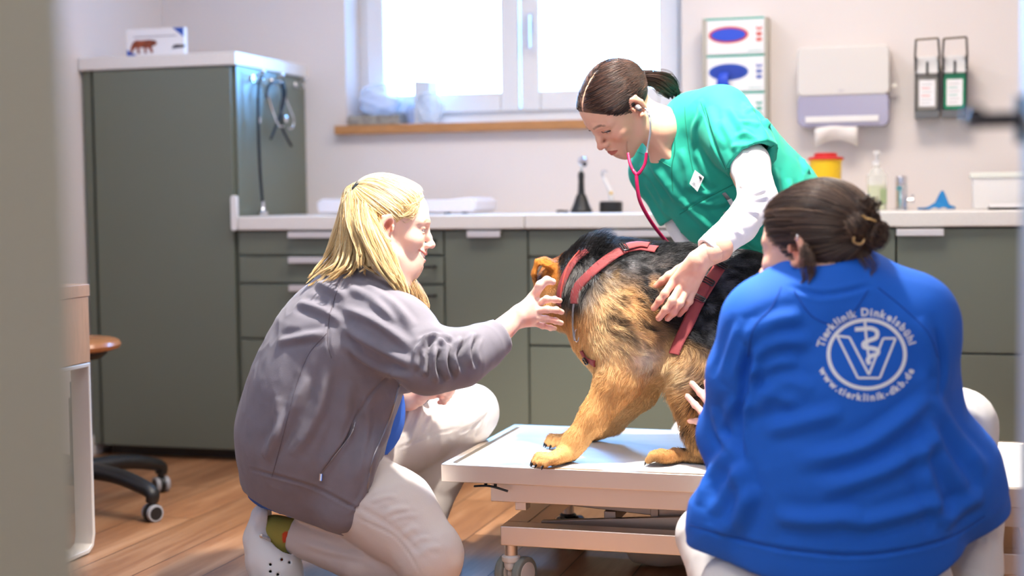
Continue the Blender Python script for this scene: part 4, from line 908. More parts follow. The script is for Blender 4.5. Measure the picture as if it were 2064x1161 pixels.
for a in ([(848, 690), (838, 715), (842, 745)], [(858, 680), (852, 715), (858, 760)], [(878, 700), (872, 735), (882, 770)], [(905, 690), (895, 730), (905, 765)], [(930, 680), (912, 715), (925, 750)], [(955, 672), (942, 705), (950, 740)], [(845, 690), (875, 678), (900, 690)]):
    S_(a, 3.34, .0070, .0105); S_([(x+11, y+2) for x, y in a], 3.34, .0055, -.0100)
for a in ([(660, 740), (640, 830), (590, 920)], [(700, 770), (690, 860), (650, 940)], [(740, 800), (740, 880), (720, 970)], [(770, 810), (765, 880), (745, 950)], [(560, 800), (560, 870), (540, 930)], [(790, 790), (785, 850), (765, 900)], [(620, 760), (570, 860), (530, 920)]):
    S_(a, 3.5, .0125, .0095)
S_([(716, 848), (705, 875), (672, 920), (645, 960)], 3.5, .011, .0050); S_([(712, 852), (700, 880), (668, 925), (645, 957)], 3.5, .0030, -.0060)
S_([(762, 850), (745, 920), (735, 990), (700, 1040)], 3.5, .005, .0035)
V = folds(V, Q, st_)
jk = raw_mesh('jacket', V, Q, M_jk, bl)
# rib hem band, pocket zip, front zip, seams as stitched cords
def on_surf(Vs, Qs, pts, off=.001, n=6):
    bv = BVHTree.FromPolygons([tuple(v) for v in Vs], [tuple(q) for q in Qs]); out = []
    for p in cr(pts, n):
        d = p-CAM; d /= np.linalg.norm(d); h = bv.ray_cast(Vector(CAM), Vector(d))
        if h[0] is not None: out.append(np.array(h[0])-d*off)
        elif out: out.append(out[-1]+(p-out[-1])*.0+1e-4)
    return out
M_zip = mat('zip metal', '8e8c90', .35, .8); M_seam = mat('dark seam thread', '6a646c', .9)
for pts in ([(716, 852), (706, 878), (672, 922), (647, 955)],):
    q = on_surf(V, Q, PW([(x, y, 3.5) for x, y in pts]), .0005, 14); MB().tube(q, .0022, 8).build('pocket_zip', M_zip, jk)
    m = MB(); m.tube([P(647, 953, 3.4), P(645, 963, 3.4)] if not q else [q[-1], q[-1]+np.array([0, -.004, -.016])], .004, 8, ell=.5); m.build('zip_pull', M_chrome, jk)
for nm, pts, r, mm in (('front_zip', [(806, 772), (790, 830), (771, 880), (752, 925), (742, 975), (740, 1010)], .0026, M_zip), ('seam', [(707, 543), (684, 575), (664, 640), (661, 690), (668, 722)], .0011, M_seam), ('seam', [(658, 672), (622, 715), (597, 780), (570, 880), (548, 962)], .0010, M_seam)):
    q = on_surf(V, Q, PW([(x, y, 3.5) for x, y in pts]), .0002, 10)
    if len(q) > 3: MB().tube(q, r, 8).build(nm, mm, jk)

# ---- blue tunic showing at hem and collar
M_bluec = mat('blue cotton', '2760c4', .85, bump=.2, bscale=400)
F = Field(); F.chain(PW([(720, 640, 3.60), (660, 800, 3.62), (640, 930, 3.66), (632, 985, 3.66)]), [.09, .135, .140, .125], .05, flat=VIEW, fs=1.25)
F.ell(P(745, 830, 3.62), (.085, .10, .12), None, .04); F.ell(P(775, 590, 3.60), (.06, .075, .04), None, .03)
F.cut(P(560, 1022, 3.6), _n(-.30*_r-.95*_u), .003, box=.35)
F.ell(P(553, 992, 3.60), (.062, .07, .030), None, .03)
F.cap(P(640, 1095, 3.62), P(655, 1000, 3.64), .12, .09, .004, 's', VIEW, 1.2)
F.cap(P(795, 560, 3.59), P(815, 500, 3.58), .056, .09, .006, 's')
V, Q = F.mesh(.006); V = wrinkle(V, Q, .002, 25); raw_mesh('tunic', V, Q, M_bluec, bl)

# ---- trousers
M_tr = mat('pale stone trousers', 'dcd5cf', .85, bump=.2, bscale=500)
F = Field(); F.ell(P(665, 945, 3.67), (.15, .16, .13), None, .05)
F.chain(PW([(685, 975, 3.60), (790, 1035, 3.52), (862, 1112, 3.47)]), [.115, .098, .080], .05)      # near thigh
F.ell(P(868, 1130, 3.475), (.068, .068, .070), None, .04)
F.chain(PW([(862, 1140, 3.49), (740, 1128, 3.57), (605, 1078, 3.62)]), [.060, .062, .052], .012)    # near shin, flat on the floor
F.chain(PW([(705, 915, 3.76), (830, 865, 3.83), (945, 832, 3.88)]), [.115, .098, .074], .04)        # far thigh
F.ell(P(952, 826, 3.88), (.062, .062, .060), None, .03)
F.chain(PW([(945, 838, 3.89), (885, 955, 3.88), (850, 1075, 3.86)]), [.068, .064, .050], .018)
F.cut(P(592, 1075, 3.62), _n(P(592, 1075, 3.62)-P(740, 1128, 3.57)), .002, box=.10)
V, Q = F.mesh(.0048); V = relax(V, Q, 1, .4); V = wrinkle(V, Q, .0012, 20, None, .3, 2, 5); st_ = []
for a in ([(955, 880), (970, 860), (985, 830)], [(940, 880), (960, 855), (978, 838)], [(925, 872), (950, 860), (970, 850)]): S_(a, 3.8, .005, -.0045)
for a in ([(830, 800), (822, 840), (800, 880)], [(850, 800), (845, 840), (820, 900)], [(870, 800), (868, 840), (850, 880)]): S_(a, 3.75, .005, .0035)
S_([(800, 905), (860, 880), (930, 862)], 3.75, .003, -.0025)
for k, (a_, b_) in enumerate(((0, .002), (2, .0026), (3, .0018), (5, .0024), (6.5, .002), (8, .0024))): S_([(748+12*a_, 1012+14*a_), (775+11*a_, 1002+13*a_), (800+9*a_+9*(k % 3), 1000+13*a_)], 3.45, .005+.002*(k % 2), b_)
S_([(720, 1045), (800, 1085), (850, 1161)], 3.45, .003, -.003); S_([(700, 1010), (790, 1062), (860, 1130)], 3.45, .006, -.002)
S_([(590, 1040), (640, 1060), (700, 1075)], 3.5, .008, .005); S_([(600, 1090), (660, 1110), (740, 1125)], 3.5, .008, .004)
V = folds(V, Q, st_); raw_mesh('trousers', V, Q, M_tr, bl)

# ---- sock and clog on the near foot, toes on the floor behind
ank = P(590, 1075, 3.62); heel = P(548, 1062, 3.63); toe = P(548, 1150, 3.62)
F = Field(); F.cap(ank, P(552, 1075, 3.63), .040, .038, .02); F.cap(P(552, 1072, 3.63), P(556, 1130, 3.62), .040, .036, .02)
V, Q = F.mesh(.004); nz = vnoise(V, 30, 1); tn = np.tile(np.array(srgb('a7a14e')), (len(V), 1)); tn[nz > .20] = srgb('d8502a')
raw_mesh('sock', V, Q, mat('patterned sock', 'a7a14e', .9, attr='tone', bump=.3, bscale=600), bl, attrs={'tone': tn})
M_clog = mat('white clog foam', 'e9eeef', .45)
F = Field()
F.chain(PW([(530, 1040, 3.63), (523, 1085, 3.63), (530, 1130, 3.625), (545, 1165, 3.62)]), [.030, .036, .038, .036], .02, flat=VIEW, fs=1.35)
F.chain(PW([(552, 1120, 3.62), (565, 1150, 3.62), (580, 1170, 3.62)]), [.050, .052, .040], .03, flat=VIEW, fs=1.15)
F.cap(P(575, 1040, 3.63), P(566, 1100, 3.62), .048, .043, .004, 's')
F.chain(PW([(532, 1025, 3.63), (517, 1060, 3.63), (512, 1100, 3.63), (520, 1160, 3.62)]), [.012, .015, .016, .018], .01, flat=VIEW, fs=2.6)
F.cut([0, 0, .004], [0, 0, -1], .002)
for a in [(545, 1138), (568, 1128), (583, 1134), (545, 1152), (560, 1158), (550, 1168)]: F.cap(P(a[0], a[1], 3.50), P(a[0], a[1], 3.60), .0038, None, .002, 's')
V, Q = F.mesh(.0030); cl = raw_mesh('clog', V, Q, M_clog, bl)
q = on_surf(V, Q, PW([(528, 1080, 3.6), (560, 1095, 3.6), (590, 1118, 3.6)]), .0035, 8)
if len(q) > 2: MB().tube(q, .008, 10, ell=.35).build('strap', mat('clog strap', 'cfd0d0', .5), cl)
c0 = on_surf(V, Q, PW([(527, 1080, 3.6), (528, 1081, 3.6)]), .003, 2)[0]; MB().lathe(c0, [(.0048, -.002), (.0048, .002), (.003, .003)], 18, axis=-_f).build('rivet', M_steel, cl)
# far foot
F = Field(); F.chain([P(850, 1075, 3.86), P(852, 1110, 3.86)*[1, 1, 0]+[0, 0, .05], P(900, 1110, 3.80)*[1, 1, 0]+[0, 0, .035]], [.05, .048, .04], .02); F.cut([0, 0, .002], [0, 0, -1], .002)
V, Q = F.mesh(.005); raw_mesh('clog', V, Q, M_clog, bl)

# ---- hair
def hair_mat(name, rough=.38):
    return mat(name, 'ffffff', rough, attr='tone', spec=.6)
M_hair = hair_mat('hair')
F = Field(); F.frame(HA*HS, HT)
F.frame(HA, HT)
F.ell((0, -.020, .030), (.0765, .093, .080), None, .02); F.ell((0, .030, .036), (.0625, .056, .055), None, .03)
F.cut((0, .048, .052), (0, .80, -.60), .006); F.cut((0, .028, .01), (0, .70, -.72), .01); F.cut((0, -.03, -.028), (0, .1, -1), .02)
F.frame(); V, Q = F.mesh(.0032); capV, capQ = V, Q
def hair_tone(V, cols, seed=0, s=30):
    n = np.clip(vnoise(V, s, 2)*.9+.5, 0, .999)*(len(cols)-1); i = n.astype(int); f = (n-i)[:, None]; c = np.array([srgb(x) for x in cols]); return c[i]*(1-f)+c[np.minimum(i+1, len(cols)-1)]*f
BC = ['c79a60', 'e8c384', 'f6dca4', 'fceec6']
cap_ = raw_mesh('hair', V, Q, M_hair, bl, attrs={'tone': hair_tone(V, BC)})
tie = hw(0, -.098, .072)
rs = np.random.RandomState(4)
def flow_strands(start, guides, n_, K, spread, seed, wob=.006, clumps=None, tight=.0062):
    "strands in wavy locks following guide curves"
    rs = np.random.RandomState(seed); out = []; nc = clumps or max(4, n_//40); s_ = np.linspace(0, 1, K); prof = np.interp(s_, np.linspace(0, 1, len(spread)), spread); base = []
    for i in range(nc):
        g = guides[rs.randint(len(guides))]; g2 = guides[rs.randint(len(guides))]; t = rs.rand()*.6
        g, g2 = [cr(q, 6) for q in (g, g2)]; c = sum(q[np.linspace(0, len(q)-1, K).astype(int)]*w_ for q, w_ in ((g, 1-t), (g2, t))); off = rs.randn(3); off /= np.linalg.norm(off)+1e-9; ph = rs.rand(3)*6.28; fq = rs.uniform(6, 13)
        c = c+off*rs.rand()**.5*prof[:, None]+np.stack([np.sin(s_*fq+ph[0]), np.sin(s_*fq+ph[1]), np.sin(s_*fq*1.1+ph[2])], 1)*wob*(s_**1.3)[:, None]; base.append((c, rs.uniform(.72, 1.0)))
    for i in range(n_):
        c, end = base[rs.randint(nc)]; off = rs.randn(3)*tight*(.5+.5*rs.rand()); q = c+off*np.sin(np.clip(s_*1.15+.12, 0, 1)*math.pi)[:, None]**.6+rs.randn(3)*.0012
        end *= rs.uniform(.9, 1.0); idx = np.linspace(0, (K-1)*end, K); lo_ = np.floor(idx).astype(int); hi_ = np.minimum(lo_+1, K-1); out.append(q[lo_]+(q[hi_]-q[lo_])*(idx-lo_)[:, None])
    return np.array(out)
def snap(pts, V, Q, lift):
    "lay strands just above a surface"
    bv = bvh(V, Q); out = pts.copy(); K = pts.shape[1]
    for i in range(len(pts)):
        for j in range(K):
            h = bv.find_nearest(Vector(pts[i, j]))
            if h[0] is None: continue
            n = np.array(h[1]); p = np.array(h[0]); dd = (pts[i, j]-p)@n; l_ = lift*(.25+.75*((i*7919) % 97)/97)
            if dd < l_: out[i, j] = p+n*l_
    return out
def put_hair(name, pts, r0, r1, cols, parent, seed=0, jit=.25, rr=None):
    rs = np.random.RandomState(seed); N_, K, _ = pts.shape; t = np.linspace(0, 1, K); rad = (r0+(r1-r0)*t)[None]*rs.uniform(.7, 1.3, (N_, 1))
    c = hair_tone(pts[:, 0]*1.0+rs.randn(N_, 3)*.06, cols); c = c*rs.uniform(1-jit, 1+jit, (N_, 1)); return strands(name, pts, rad, M_hair, parent, np.clip(c, 0, 1))
# combed scalp strands from the hairline back to the tie
def scalp(n_, K, target, A, T, S, seed, hairline, lift=.004, radii=(.0785, .094, .081), cen=(0, -.020, .031), low=-.03):
    rs = np.random.RandomState(seed); out = []; tl = A.T@(target-T)/S
    while len(out) < n_:
        v = rs.randn(3); v /= np.linalg.norm(v); p = np.array(cen)+v*np.array(radii)
        if not hairline(p): continue
        K_ = K; path = []
        tv = (tl-np.array(cen))/np.array(radii); tv /= np.linalg.norm(tv); ang = math.acos(np.clip(v@tv, -1, 1)); lf = rs.uniform(.2, 1)*lift; ln = rs.uniform(.45, 1)
        for s_ in np.linspace(0, ln, K_):
            w_ = (math.sin((1-s_)*ang)*v+math.sin(s_*ang)*tv)/max(math.sin(ang), 1e-3); q = np.array(cen)+w_*(np.array(radii)+lf*math.sin(min(s_, 1)*math.pi*.8)-.002*(s_ < .05))
            path.append(q)
        out.append([T+A@(q*S) for q in path])
    return np.array(out)
hl = lambda p: (p[1]*.80-(p[2]-.052)*.60 < .048*.80) and (p[1]*.70-(p[2]-.01)*.72 < .030*.70) and p[2] > -.022-.1*max(0, -p[1]) and not (abs(p[0]) > .066 and p[2] < .012 and p[1] > -.03)
put_hair('hair_strands', snap(scalp(3600, 10, tie, HA, HT, HS, 1, hl), capV, capQ, .0035), .0008, .0005, BC, cap_, 1)
# pony tail: bundles falling over the back and over the shoulder
pt0 = [tuple(tie)]
def G_(l): return [tie, P(741, 384, 3.60), P(727, 392, 3.595)][:3 if l[0][0] < 730 else 2]+[P(*q) for q in l]
gs = [G_([(712, 412, 3.60), (702, 460, 3.57), (694, 520, 3.52), (672, 545, 3.47), (640, 562, 3.45)]), G_([(716, 410, 3.58), (708, 455, 3.52), (716, 510, 3.46), (700, 545, 3.42), (660, 565, 3.43)]), G_([(710, 410, 3.62), (696, 460, 3.60), (672, 520, 3.56), (640, 550, 3.52), (620, 568, 3.50)]), G_([(722, 408, 3.56), (724, 455, 3.49), (738, 500, 3.44), (745, 532, 3.42), (765, 548, 3.42)])]
put_hair('ponytail', flow_strands(None, gs, 5200, 20, [.006, .020, .026, .024, .020, .012], 2), .0006, .0003, BC, bl, 2, .22)
gs = [G_([(728, 405, 3.57), (738, 450, 3.47), (765, 500, 3.42), (785, 540, 3.40), (808, 580, 3.40), (822, 612, 3.40)]), G_([(728, 405, 3.57), (732, 455, 3.46), (750, 505, 3.43), (775, 545, 3.41), (800, 575, 3.39), (812, 612, 3.40)]), G_([(730, 405, 3.57), (748, 460, 3.48), (778, 505, 3.45), (798, 545, 3.43), (822, 585, 3.41), (826, 600, 3.41)])]
put_hair('hair_lock', flow_strands(None, gs, 3400, 20, [.006, .018, .022, .018, .014, .008], 3), .0006, .0003, BC, bl, 3, .22)
BD = ['8a6440', 'a67c50', 'c79f6c', 'dcb884']
far_g = [[P(*q) for q in l] for l in ([(805, 540, 3.62), (830, 580, 3.58), (842, 610, 3.56), (846, 640, 3.56), (862, 648, 3.56)], [(815, 555, 3.64), (838, 590, 3.60), (850, 620, 3.58), (850, 645, 3.57), (845, 655, 3.57)], [(810, 545, 3.60), (828, 585, 3.57), (838, 620, 3.56), (842, 645, 3.56), (856, 655, 3.55)])]
put_hair('hair_lock', flow_strands(None, far_g, 1100, 16, [.014, .016, .013, .010, .006], 4), .0006, .0003, BD, bl, 4, .2)
# wispy curl at the temple and the crown
tg = [[hw(*q) for q in l] for l in ([(.054, .050, .062), (.064, .044, .044), (.070, .034, .024), (.076, .012, .022)], [(.058, .044, .056), (.068, .036, .036), (.072, .022, .024), (.078, .000, .034)], [(.050, .056, .060), (.066, .040, .050), (.074, .016, .046), (.077, -.014, .046)])]
put_hair('temple_hair', flow_strands(None, tg, 110, 12, [.003, .006, .007, .005], 5), .0006, .0003, BC[1:], cap_, 5, .15)
pts = snap(scalp(260, 10, tie, HA, HT, HS, 6, lambda p: p[2] > .055 and p[1] > -.02 and hl(p), .012), capV, capQ, .012); put_hair('loose_hair', pts, .0004, .0002, ['f2e4c4', 'fff6e0'], cap_, 6, .1)
m = MB(); tdir = _n(tie-hw(0, -.05, .05)); m.lathe(tie-tdir*.006, [(.012, 0), (.018, .002), (.019, .008), (.017, .014), (.012, .016)], 20, axis=tdir); m.build('hair_tie', mat('dark elastic', '26303a', .8), bl)

# ---------------------------------------------------------------- the dog
dg = empty('dog', P(1330, 930, 3.65)*[1, 1, 0]+[0, 0, TZ], 'black and tan dog in a red harness standing on the white table', 'dog')
F = Field()
FL = VIEW
# trunk: rump (right) to shoulders to neck; flat>1 widens along the view
F.chain(PW([(1520, 650, 3.66), (1440, 640, 3.66), (1350, 630, 3.67), (1262, 606, 3.69)]), [.150, .152, .150, .136], .06, flat=FL, fs=.84)
F.ell(P(1500, 640, 3.66), (.15, .13, .14), None, .06)
F.ell(P(1262, 640, 3.66), (.108, .105, .125), None, .06)                 # chest and shoulder
F.ell(P(1260, 690, 3.575), (.080, .055, .110), None, .05)                # near shoulder blade
F.chain(PW([(1238, 598, 3.69), (1196, 583, 3.73), (1152, 578, 3.78)]), [.115, .096, .078], .05)     # neck
F.chain(PW([(1200, 540, 3.72), (1240, 530, 3.70), (1320, 545, 3.69)]), [.035, .045, .06], .05)
F.ell(P(1138, 588, 3.80), (.076, .080, .076), None, .04)                 # skull, turned away
F.chain(PW([(1120, 600, 3.84), (1118, 622, 3.92), (1122, 638, 3.97)]), [.050, .038, .028], .03)
F.ell(P(1146, 622, 3.76), (.045, .055, .042), None, .03)                 # cheek and throat
F.chain(PW([(1168, 625, 3.75), (1215, 675, 3.70)]), [.045, .062], .04)
F.chain(PW([(1222, 680, 3.68), (1262, 715, 3.67)]), [.062, .062], .05)   # brisket
F.chain(PW([(1250, 715, 3.68), (1340, 700, 3.68), (1400, 700, 3.66)]), [.06, .06, .06], .05)  # belly
# front legs
F.chain(PW([(1262, 700, 3.585), (1248, 765, 3.570), (1198, 842, 3.565), (1160, 890, 3.565), (1140, 915, 3.566)]), [.066, .052, .034, .028, .026], .025)
F.chain(PW([(1310, 745, 3.74), (1288, 790, 3.76), (1235, 850, 3.84), (1180, 878, 3.88), (1150, 890, 3.90)]), [.055, .042, .031, .026, .024], .025)
def paw(c0, c1, toes, r=.0118):
    F.cap(c0, c1, .026, .020, .010, flat=(0, 0, 1), fs=.8)
    for t0, t1, t2 in toes: F.chain([t0, t1, t2], [r, r*1.02, r*.74], .0015)
def pawset(c, fwd, w=.023, L=.036, r=.0115):
    "four toes spreading from the paw centre"
    f_ = _n(fwd); s_ = _n(np.cross(f_, [0, 0, 1])); T_ = []
    for i, q in enumerate((-1.45, -.5, .5, 1.45)):
        b = c+s_*q*w*.62+f_*.004; l = L*(1.0 if abs(q) < 1 else .80); T_.append((b+[0, 0, .004], b+f_*l*.6+s_*q*w*.16+[0, 0, .0045], b+f_*l+s_*q*w*.22+[0, 0, -.0055]))
    return T_
c1_ = onZ(1112, 926, TZ+.020); fw1 = _n(onZ(1060, 925, TZ)-onZ(1130, 918, TZ)); T1 = pawset(c1_, fw1); paw(P(1145, 912, 3.566), c1_, T1)
c2_ = onZ(1136, 888, TZ+.020); fw2 = _n(onZ(1100, 890, TZ)-onZ(1150, 884, TZ)); T2 = pawset(c2_, fw2); paw(P(1165, 880, 3.89), c2_, T2)
# hind leg: stifle tuft, thigh, hock on the table, long foot pointing left
F.chain(PW([(1460, 690, 3.56), (1408, 742, 3.54), (1406, 800, 3.53)]), [.100, .072, .052], .04, flat=FL, fs=.8)
F.chain(PW([(1408, 800, 3.53), (1418, 860, 3.53), (1432, 912, 3.53)]), [.052, .044, .036], .03)
F.chain([P(1425, 915, 3.53), P(1400, 928, 3.545), P(1365, 922, 3.56)], [.030, .024, .022], .02)
c3_ = onZ(1338, 922, TZ+.020); fw3 = _n(onZ(1310, 920, TZ)-onZ(1370, 925, TZ)); T3 = pawset(c3_, fw3, L=.030); paw(P(1365, 922, 3.56), c3_, T3)
F.chain(PW([(1500, 700, 3.78), (1480, 800, 3.80), (1500, 900, 3.80)]), [.10, .06, .035], .03)
F.chain(PW([(1362, 742, 3.66), (1372, 790, 3.62), (1376, 825, 3.60)]), [.036, .028, .016], .03)
F.cap(P(1210, 860, 3.60), P(1208, 872, 3.60), .012, .010, .01)
# ears: near ear folded back to the left
F.chain(PW([(1122, 545, 3.745), (1104, 530, 3.72), (1086, 528, 3.705)]), [.026, .022, .012], .012, flat=_n(.35*_r-.45*_f+.8*_u), fs=.35)
F.chain(PW([(1082, 530, 3.703), (1076, 552, 3.705), (1080, 578, 3.72)]), [.011, .011, .009], .006, flat=_n(.9*_r+.3*_f), fs=.5)
F.chain(PW([(1112, 560, 3.75), (1098, 575, 3.745), (1092, 585, 3.745)]), [.026, .020, .012], .012)
F.chain(PW([(1150, 545, 3.86), (1160, 520, 3.88), (1165, 505, 3.885)]), [.028, .020, .010], .014, flat=VIEW, fs=.4)
F.cut([0, 0, TZ+.0035], [0, 0, -1], .003)
V, Q = F.mesh(.0045); V = relax(V, Q, 1, .4)
dogV, dogQ = V, Q; dogN = vnormals(V, Q)
# coat colours, in the dog's own side view
def px_of(V):
    q = V-CAM; d = q@_f; return np.stack([1032+FPX*(q@_r)/d, 580.5-FPX*(q@_u)/d], 1)
BLK, GRY, TAN, TLT, RUS, CRM = [np.array(srgb(c)) for c in ('141517', '84888e', 'e6b272', 'f7d8a6', 'c4844a', 'fdf0da')]
def coat(V, N):
    p = px_of(V); x, y = p[:, 0], p[:, 1]; n1 = vnoise(V, 16, 2); n2 = vnoise(V, 55, 2); x = x+n1*22; y = y+n1*16
    c = np.tile(TAN, (len(V), 1))
    def mix(m, col):
        nonlocal c
        c = c+(col-c)*np.clip(m, 0, 1)[:, None]
    sst = lambda a, b, v: np.clip((v-a)/(b-a), 0, 1)
    gau = lambda cx, cy, rx, ry: np.exp(-((x-cx)/rx)**2-((y-cy)/ry)**2)
    mix(gau(1235, 690, 60, 60)*.8, TLT); mix(gau(1225, 590, 40, 50)*.8, TLT)
    mix(gau(1385, 750, 45, 34)*.95, TLT)
    saddle = 1-sst(-18, 30, y-np.interp(x, [1090, 1118, 1135, 1165, 1185, 1230, 1290, 1330, 1370, 1400, 1450, 1560], [540, 575, 625, 625, 570, 552, 575, 655, 690, 705, 720, 830]))
    mix(saddle, BLK)
    mix(gau(1300, 560, 75, 38)*(n2*.9+.35)*1.2, GRY); mix(gau(1215, 545, 40, 30)*(n2+.25), GRY); mix(gau(1172, 580, 34, 60)*(n2+.45), np.array(srgb('9a9792')))
    mix(gau(1470, 540, 60, 40)*(n2*.8+.25), GRY); mix(gau(1460, 620, 60, 90)*(n2*.8+.05), GRY)
    dd_ = _n(_r*.75-_u*.65); n3 = vnoise(V-(V@dd_)[:, None]*dd_*.80, 95, 2); mix(gau(1285, 630, 55, 70)*(n3*1.5+.38), np.array(srgb('4a4238'))); mix(gau(1240, 640, 60, 55)*(n3*1.6+.22), np.array(srgb('4a3a2a'))); mix(gau(1320, 660, 30, 50)*(n3*1.6+.6), BLK); mix(gau(1320, 600, 40, 40)*(n2*1.6+.2), TAN)
    mix(gau(1165, 655, 22, 30)*.8, TAN); mix(gau(1310, 725, 30, 26)*.9, CRM); mix(gau(1330, 690, 28, 40)*(n2+.6), BLK*.6+TAN*.4)
    mix(gau(1405, 860, 40, 90)*(n2*1.8+.75), np.array(srgb('3d3024'))); mix(gau(1415, 800, 34, 55)*(n2*1.8+.85), np.array(srgb('2e2620')))
    mix(gau(1345, 925, 38, 22)*.85, RUS*.8); mix(gau(1322, 935, 14, 12)*.8, BLK); mix(gau(1094, 545, 30, 44)*1.3*(x < 1122), np.array(srgb('b8742c'))); mix(gau(1120, 640, 45, 45)*.7*(y > 615), np.array(srgb('b07434')))
    mix(np.exp(-((px_of(V)[:, 0]-1086)/9)**2-((px_of(V)[:, 1]-561)/12)**2)*1.2, np.array(srgb('3a2010')))
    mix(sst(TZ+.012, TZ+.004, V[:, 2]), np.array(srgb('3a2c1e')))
    return c
tone = coat(V, dogN)
M_coat = mat('dog coat', 'ffffff', .85, attr='tone', bump=.5, bscale=160, spec=.2)
raw_mesh('body', V, Q, M_coat, dg, attrs={'tone': tone})
# fur
def tail_dir(p, n):
    x = px_of(p); X_, Y_ = x[:, 0], x[:, 1]
    base = np.tile(_r*.85-_u*.45, (len(p), 1)); low = np.clip((Y_-700)/60, 0, 1)[:, None]; base = base*(1-low)+(-_u*.9-_r*.30)[None]*low
    leg = ((Y_ > 740) & (X_ < 1330))[:, None]; base = np.where(leg, (-_r*.55-_u*.8)[None], base)
    th = np.exp(-((X_-1380)/50)**2-((Y_-765)/60)**2)[:, None]; base = base*(1-th)+(-_r*.9-_u*.35)[None]*th
    nk = np.exp(-((X_-1170)/40)**2-((Y_-600)/70)**2)[:, None]; base = base*(1-nk)+(_r*.35-_u*.95)[None]*nk
    base = base-n*(base*n).sum(1, keepdims=True); return base/(np.linalg.norm(base, axis=1, keepdims=True)+1e-9)
def fur(n_, seed, L0, thick, lift, wfn=None):
    p, n = sample_surface(V, Q, n_, seed, wfn); vis = (n@VIEW) < .45; p, n = p[vis], n[vis]; rs = np.random.RandomState(seed+9); m_ = len(p)
    x = px_of(p); X_, Y_ = x[:, 0], x[:, 1]
    ln = L0*np.interp(Y_, [500, 560, 700, 760, 850, 900], [1.1, 1.25, 1.15, 1.0, .55, .35]); ln = np.where((X_ > 1340) & (Y_ > 720) & (Y_ < 900), L0*1.5, ln); ln = np.where((X_ < 1125) & (Y_ < 600), L0*.35, ln)
    ln = np.where((X_ > 1140) & (X_ < 1230) & (Y_ < 640), L0*1.5, ln); ln = np.where((X_ < 1180) & (Y_ > 880), L0*.28, ln); ln = np.where((X_ < 1350) & (Y_ > 895), L0*.28, ln); ln = np.where((X_ > 1400) & (Y_ < 690), L0*.75, ln)
    ruff = np.exp(-((X_-1192)/34)**2-((Y_-505)/20)**2); ln = ln*(1+.7*ruff)
    ln = ln*rs.uniform(.6, 1.2, m_)*(1+.35*vnoise(p, 30, 1)); d = tail_dir(p, n); cl = np.stack([vnoise(p, 38, 1), vnoise(p+3, 38, 1), vnoise(p+7, 38, 1)], 1)
    d = d+cl*.75+rs.randn(m_, 3)*.12; d = d-n*(d*n).sum(1, keepdims=True); d /= np.linalg.norm(d, axis=1, keepdims=True)+1e-9
    t = np.array([0, .35, .7, 1.0]); pts = p[:, None]+d[:, None]*(ln[:, None]*t)[..., None]*.93+n[:, None]*(ln[:, None]*(lift+.35*ruff)[:, None]*np.sin(t*1.9))[..., None]-n[:, None]*.001
    pts[:, :, 2] = np.maximum(pts[:, :, 2], TZ+.003)
    c = coat(p, n)*rs.uniform(.72, 1.25, (m_, 1)); tip = np.clip(c*1.25+.012*(rs.rand(m_, 1)), 0, 1); c4 = c[:, None]*(1-t[None, :, None])+tip[:, None]*t[None, :, None]
    rad = thick*np.array([1, .85, .55, .12])[None]*rs.uniform(.7, 1.3, (m_, 1)); return pts, rad, c4
pts, rad, c4 = fur(100000, 11, .021, .00042, .34)
strands('fur', pts, rad, mat('fur', 'ffffff', .5, attr='tone', spec=.35), dg, c4)
# claws
M_claw = mat('dark claw', '1c1a1b', .3)
for T_ in (T1, T2, T3):
    for t0, t1, t2 in T_:
        d = _n(np.array(t2)-np.array(t1)); b = np.array(t2)+d*.006+[0, 0, .003]; m = MB(); m.tube([b, b+d*.004+[0, 0, -.0015], b+d*.008+[0, 0, -.005]], [.0034, .0028, .0008], 8); m.build('claw', M_claw, dg)
# ---- harness
hs = None
M_web = mat('red webbing', '8f383a', .7, bump=.5, bscale=900); M_webe = mat('dark strap edge', '3a1c20', .7); M_buck = mat('black buckle', '1d1d20', .3)
dbv = bvh(dogV, dogQ)
hroot = empty('harness', (0, 0, 0)); hroot.parent = dg; hroot.location = (0, 0, 0)
def strap(pix, width, name='strap', off=.010, m_=None, n=7, parent=None, dep=None):
    "a band lying on the coat along the given course"
    pts = []; nr = []
    for p in cr([P(x, y, 3.6) for x, y in pix], n):
        d = _n(p-CAM); h = dbv.ray_cast(Vector(CAM), Vector(d))
        if h[0] is None:
            g_ = dbv.find_nearest(Vector(CAM+d*(dep or 3.62))); pts.append(CAM+d*(dep or 3.62)); nr.append(np.array(g_[1])); continue
        pts.append(np.array(h[0])); nr.append(np.array(h[1]))
    pts = np.array(pts); nr = np.array(nr)
    for _ in range(4):
        pts[1:-1] = .5*pts[1:-1]+.25*(pts[:-2]+pts[2:]); nr[1:-1] = .5*nr[1:-1]+.25*(nr[:-2]+nr[2:])
    nr /= np.linalg.norm(nr, axis=1, keepdims=True); V_ = []; K = 7; k = len(pts)
    for i in range(k):
        t = _n(pts[min(i+1, k-1)]-pts[max(i-1, 0)]); s_ = _n(np.cross(t, nr[i]))
        for j in range(K):
            u_ = -1+2*j/(K-1); base = pts[i]+s_*u_*width/2; g_ = dbv.find_nearest(Vector(base), .05); q = base+nr[i]*(off-.0022*u_*u_)
            V_.append(q)
    F_ = [(i*K+j, i*K+j+1, (i+1)*K+j+1, (i+1)*K+j) for i in range(k-1) for j in range(K-1)]
    o = raw_mesh(name, V_, F_, m_ or M_web, parent or hroot); sd = o.modifiers.new('t', 'SOLIDIFY'); sd.thickness = .003; sd.offset = 0; sd.use_even_offset = True
    return pts, nr
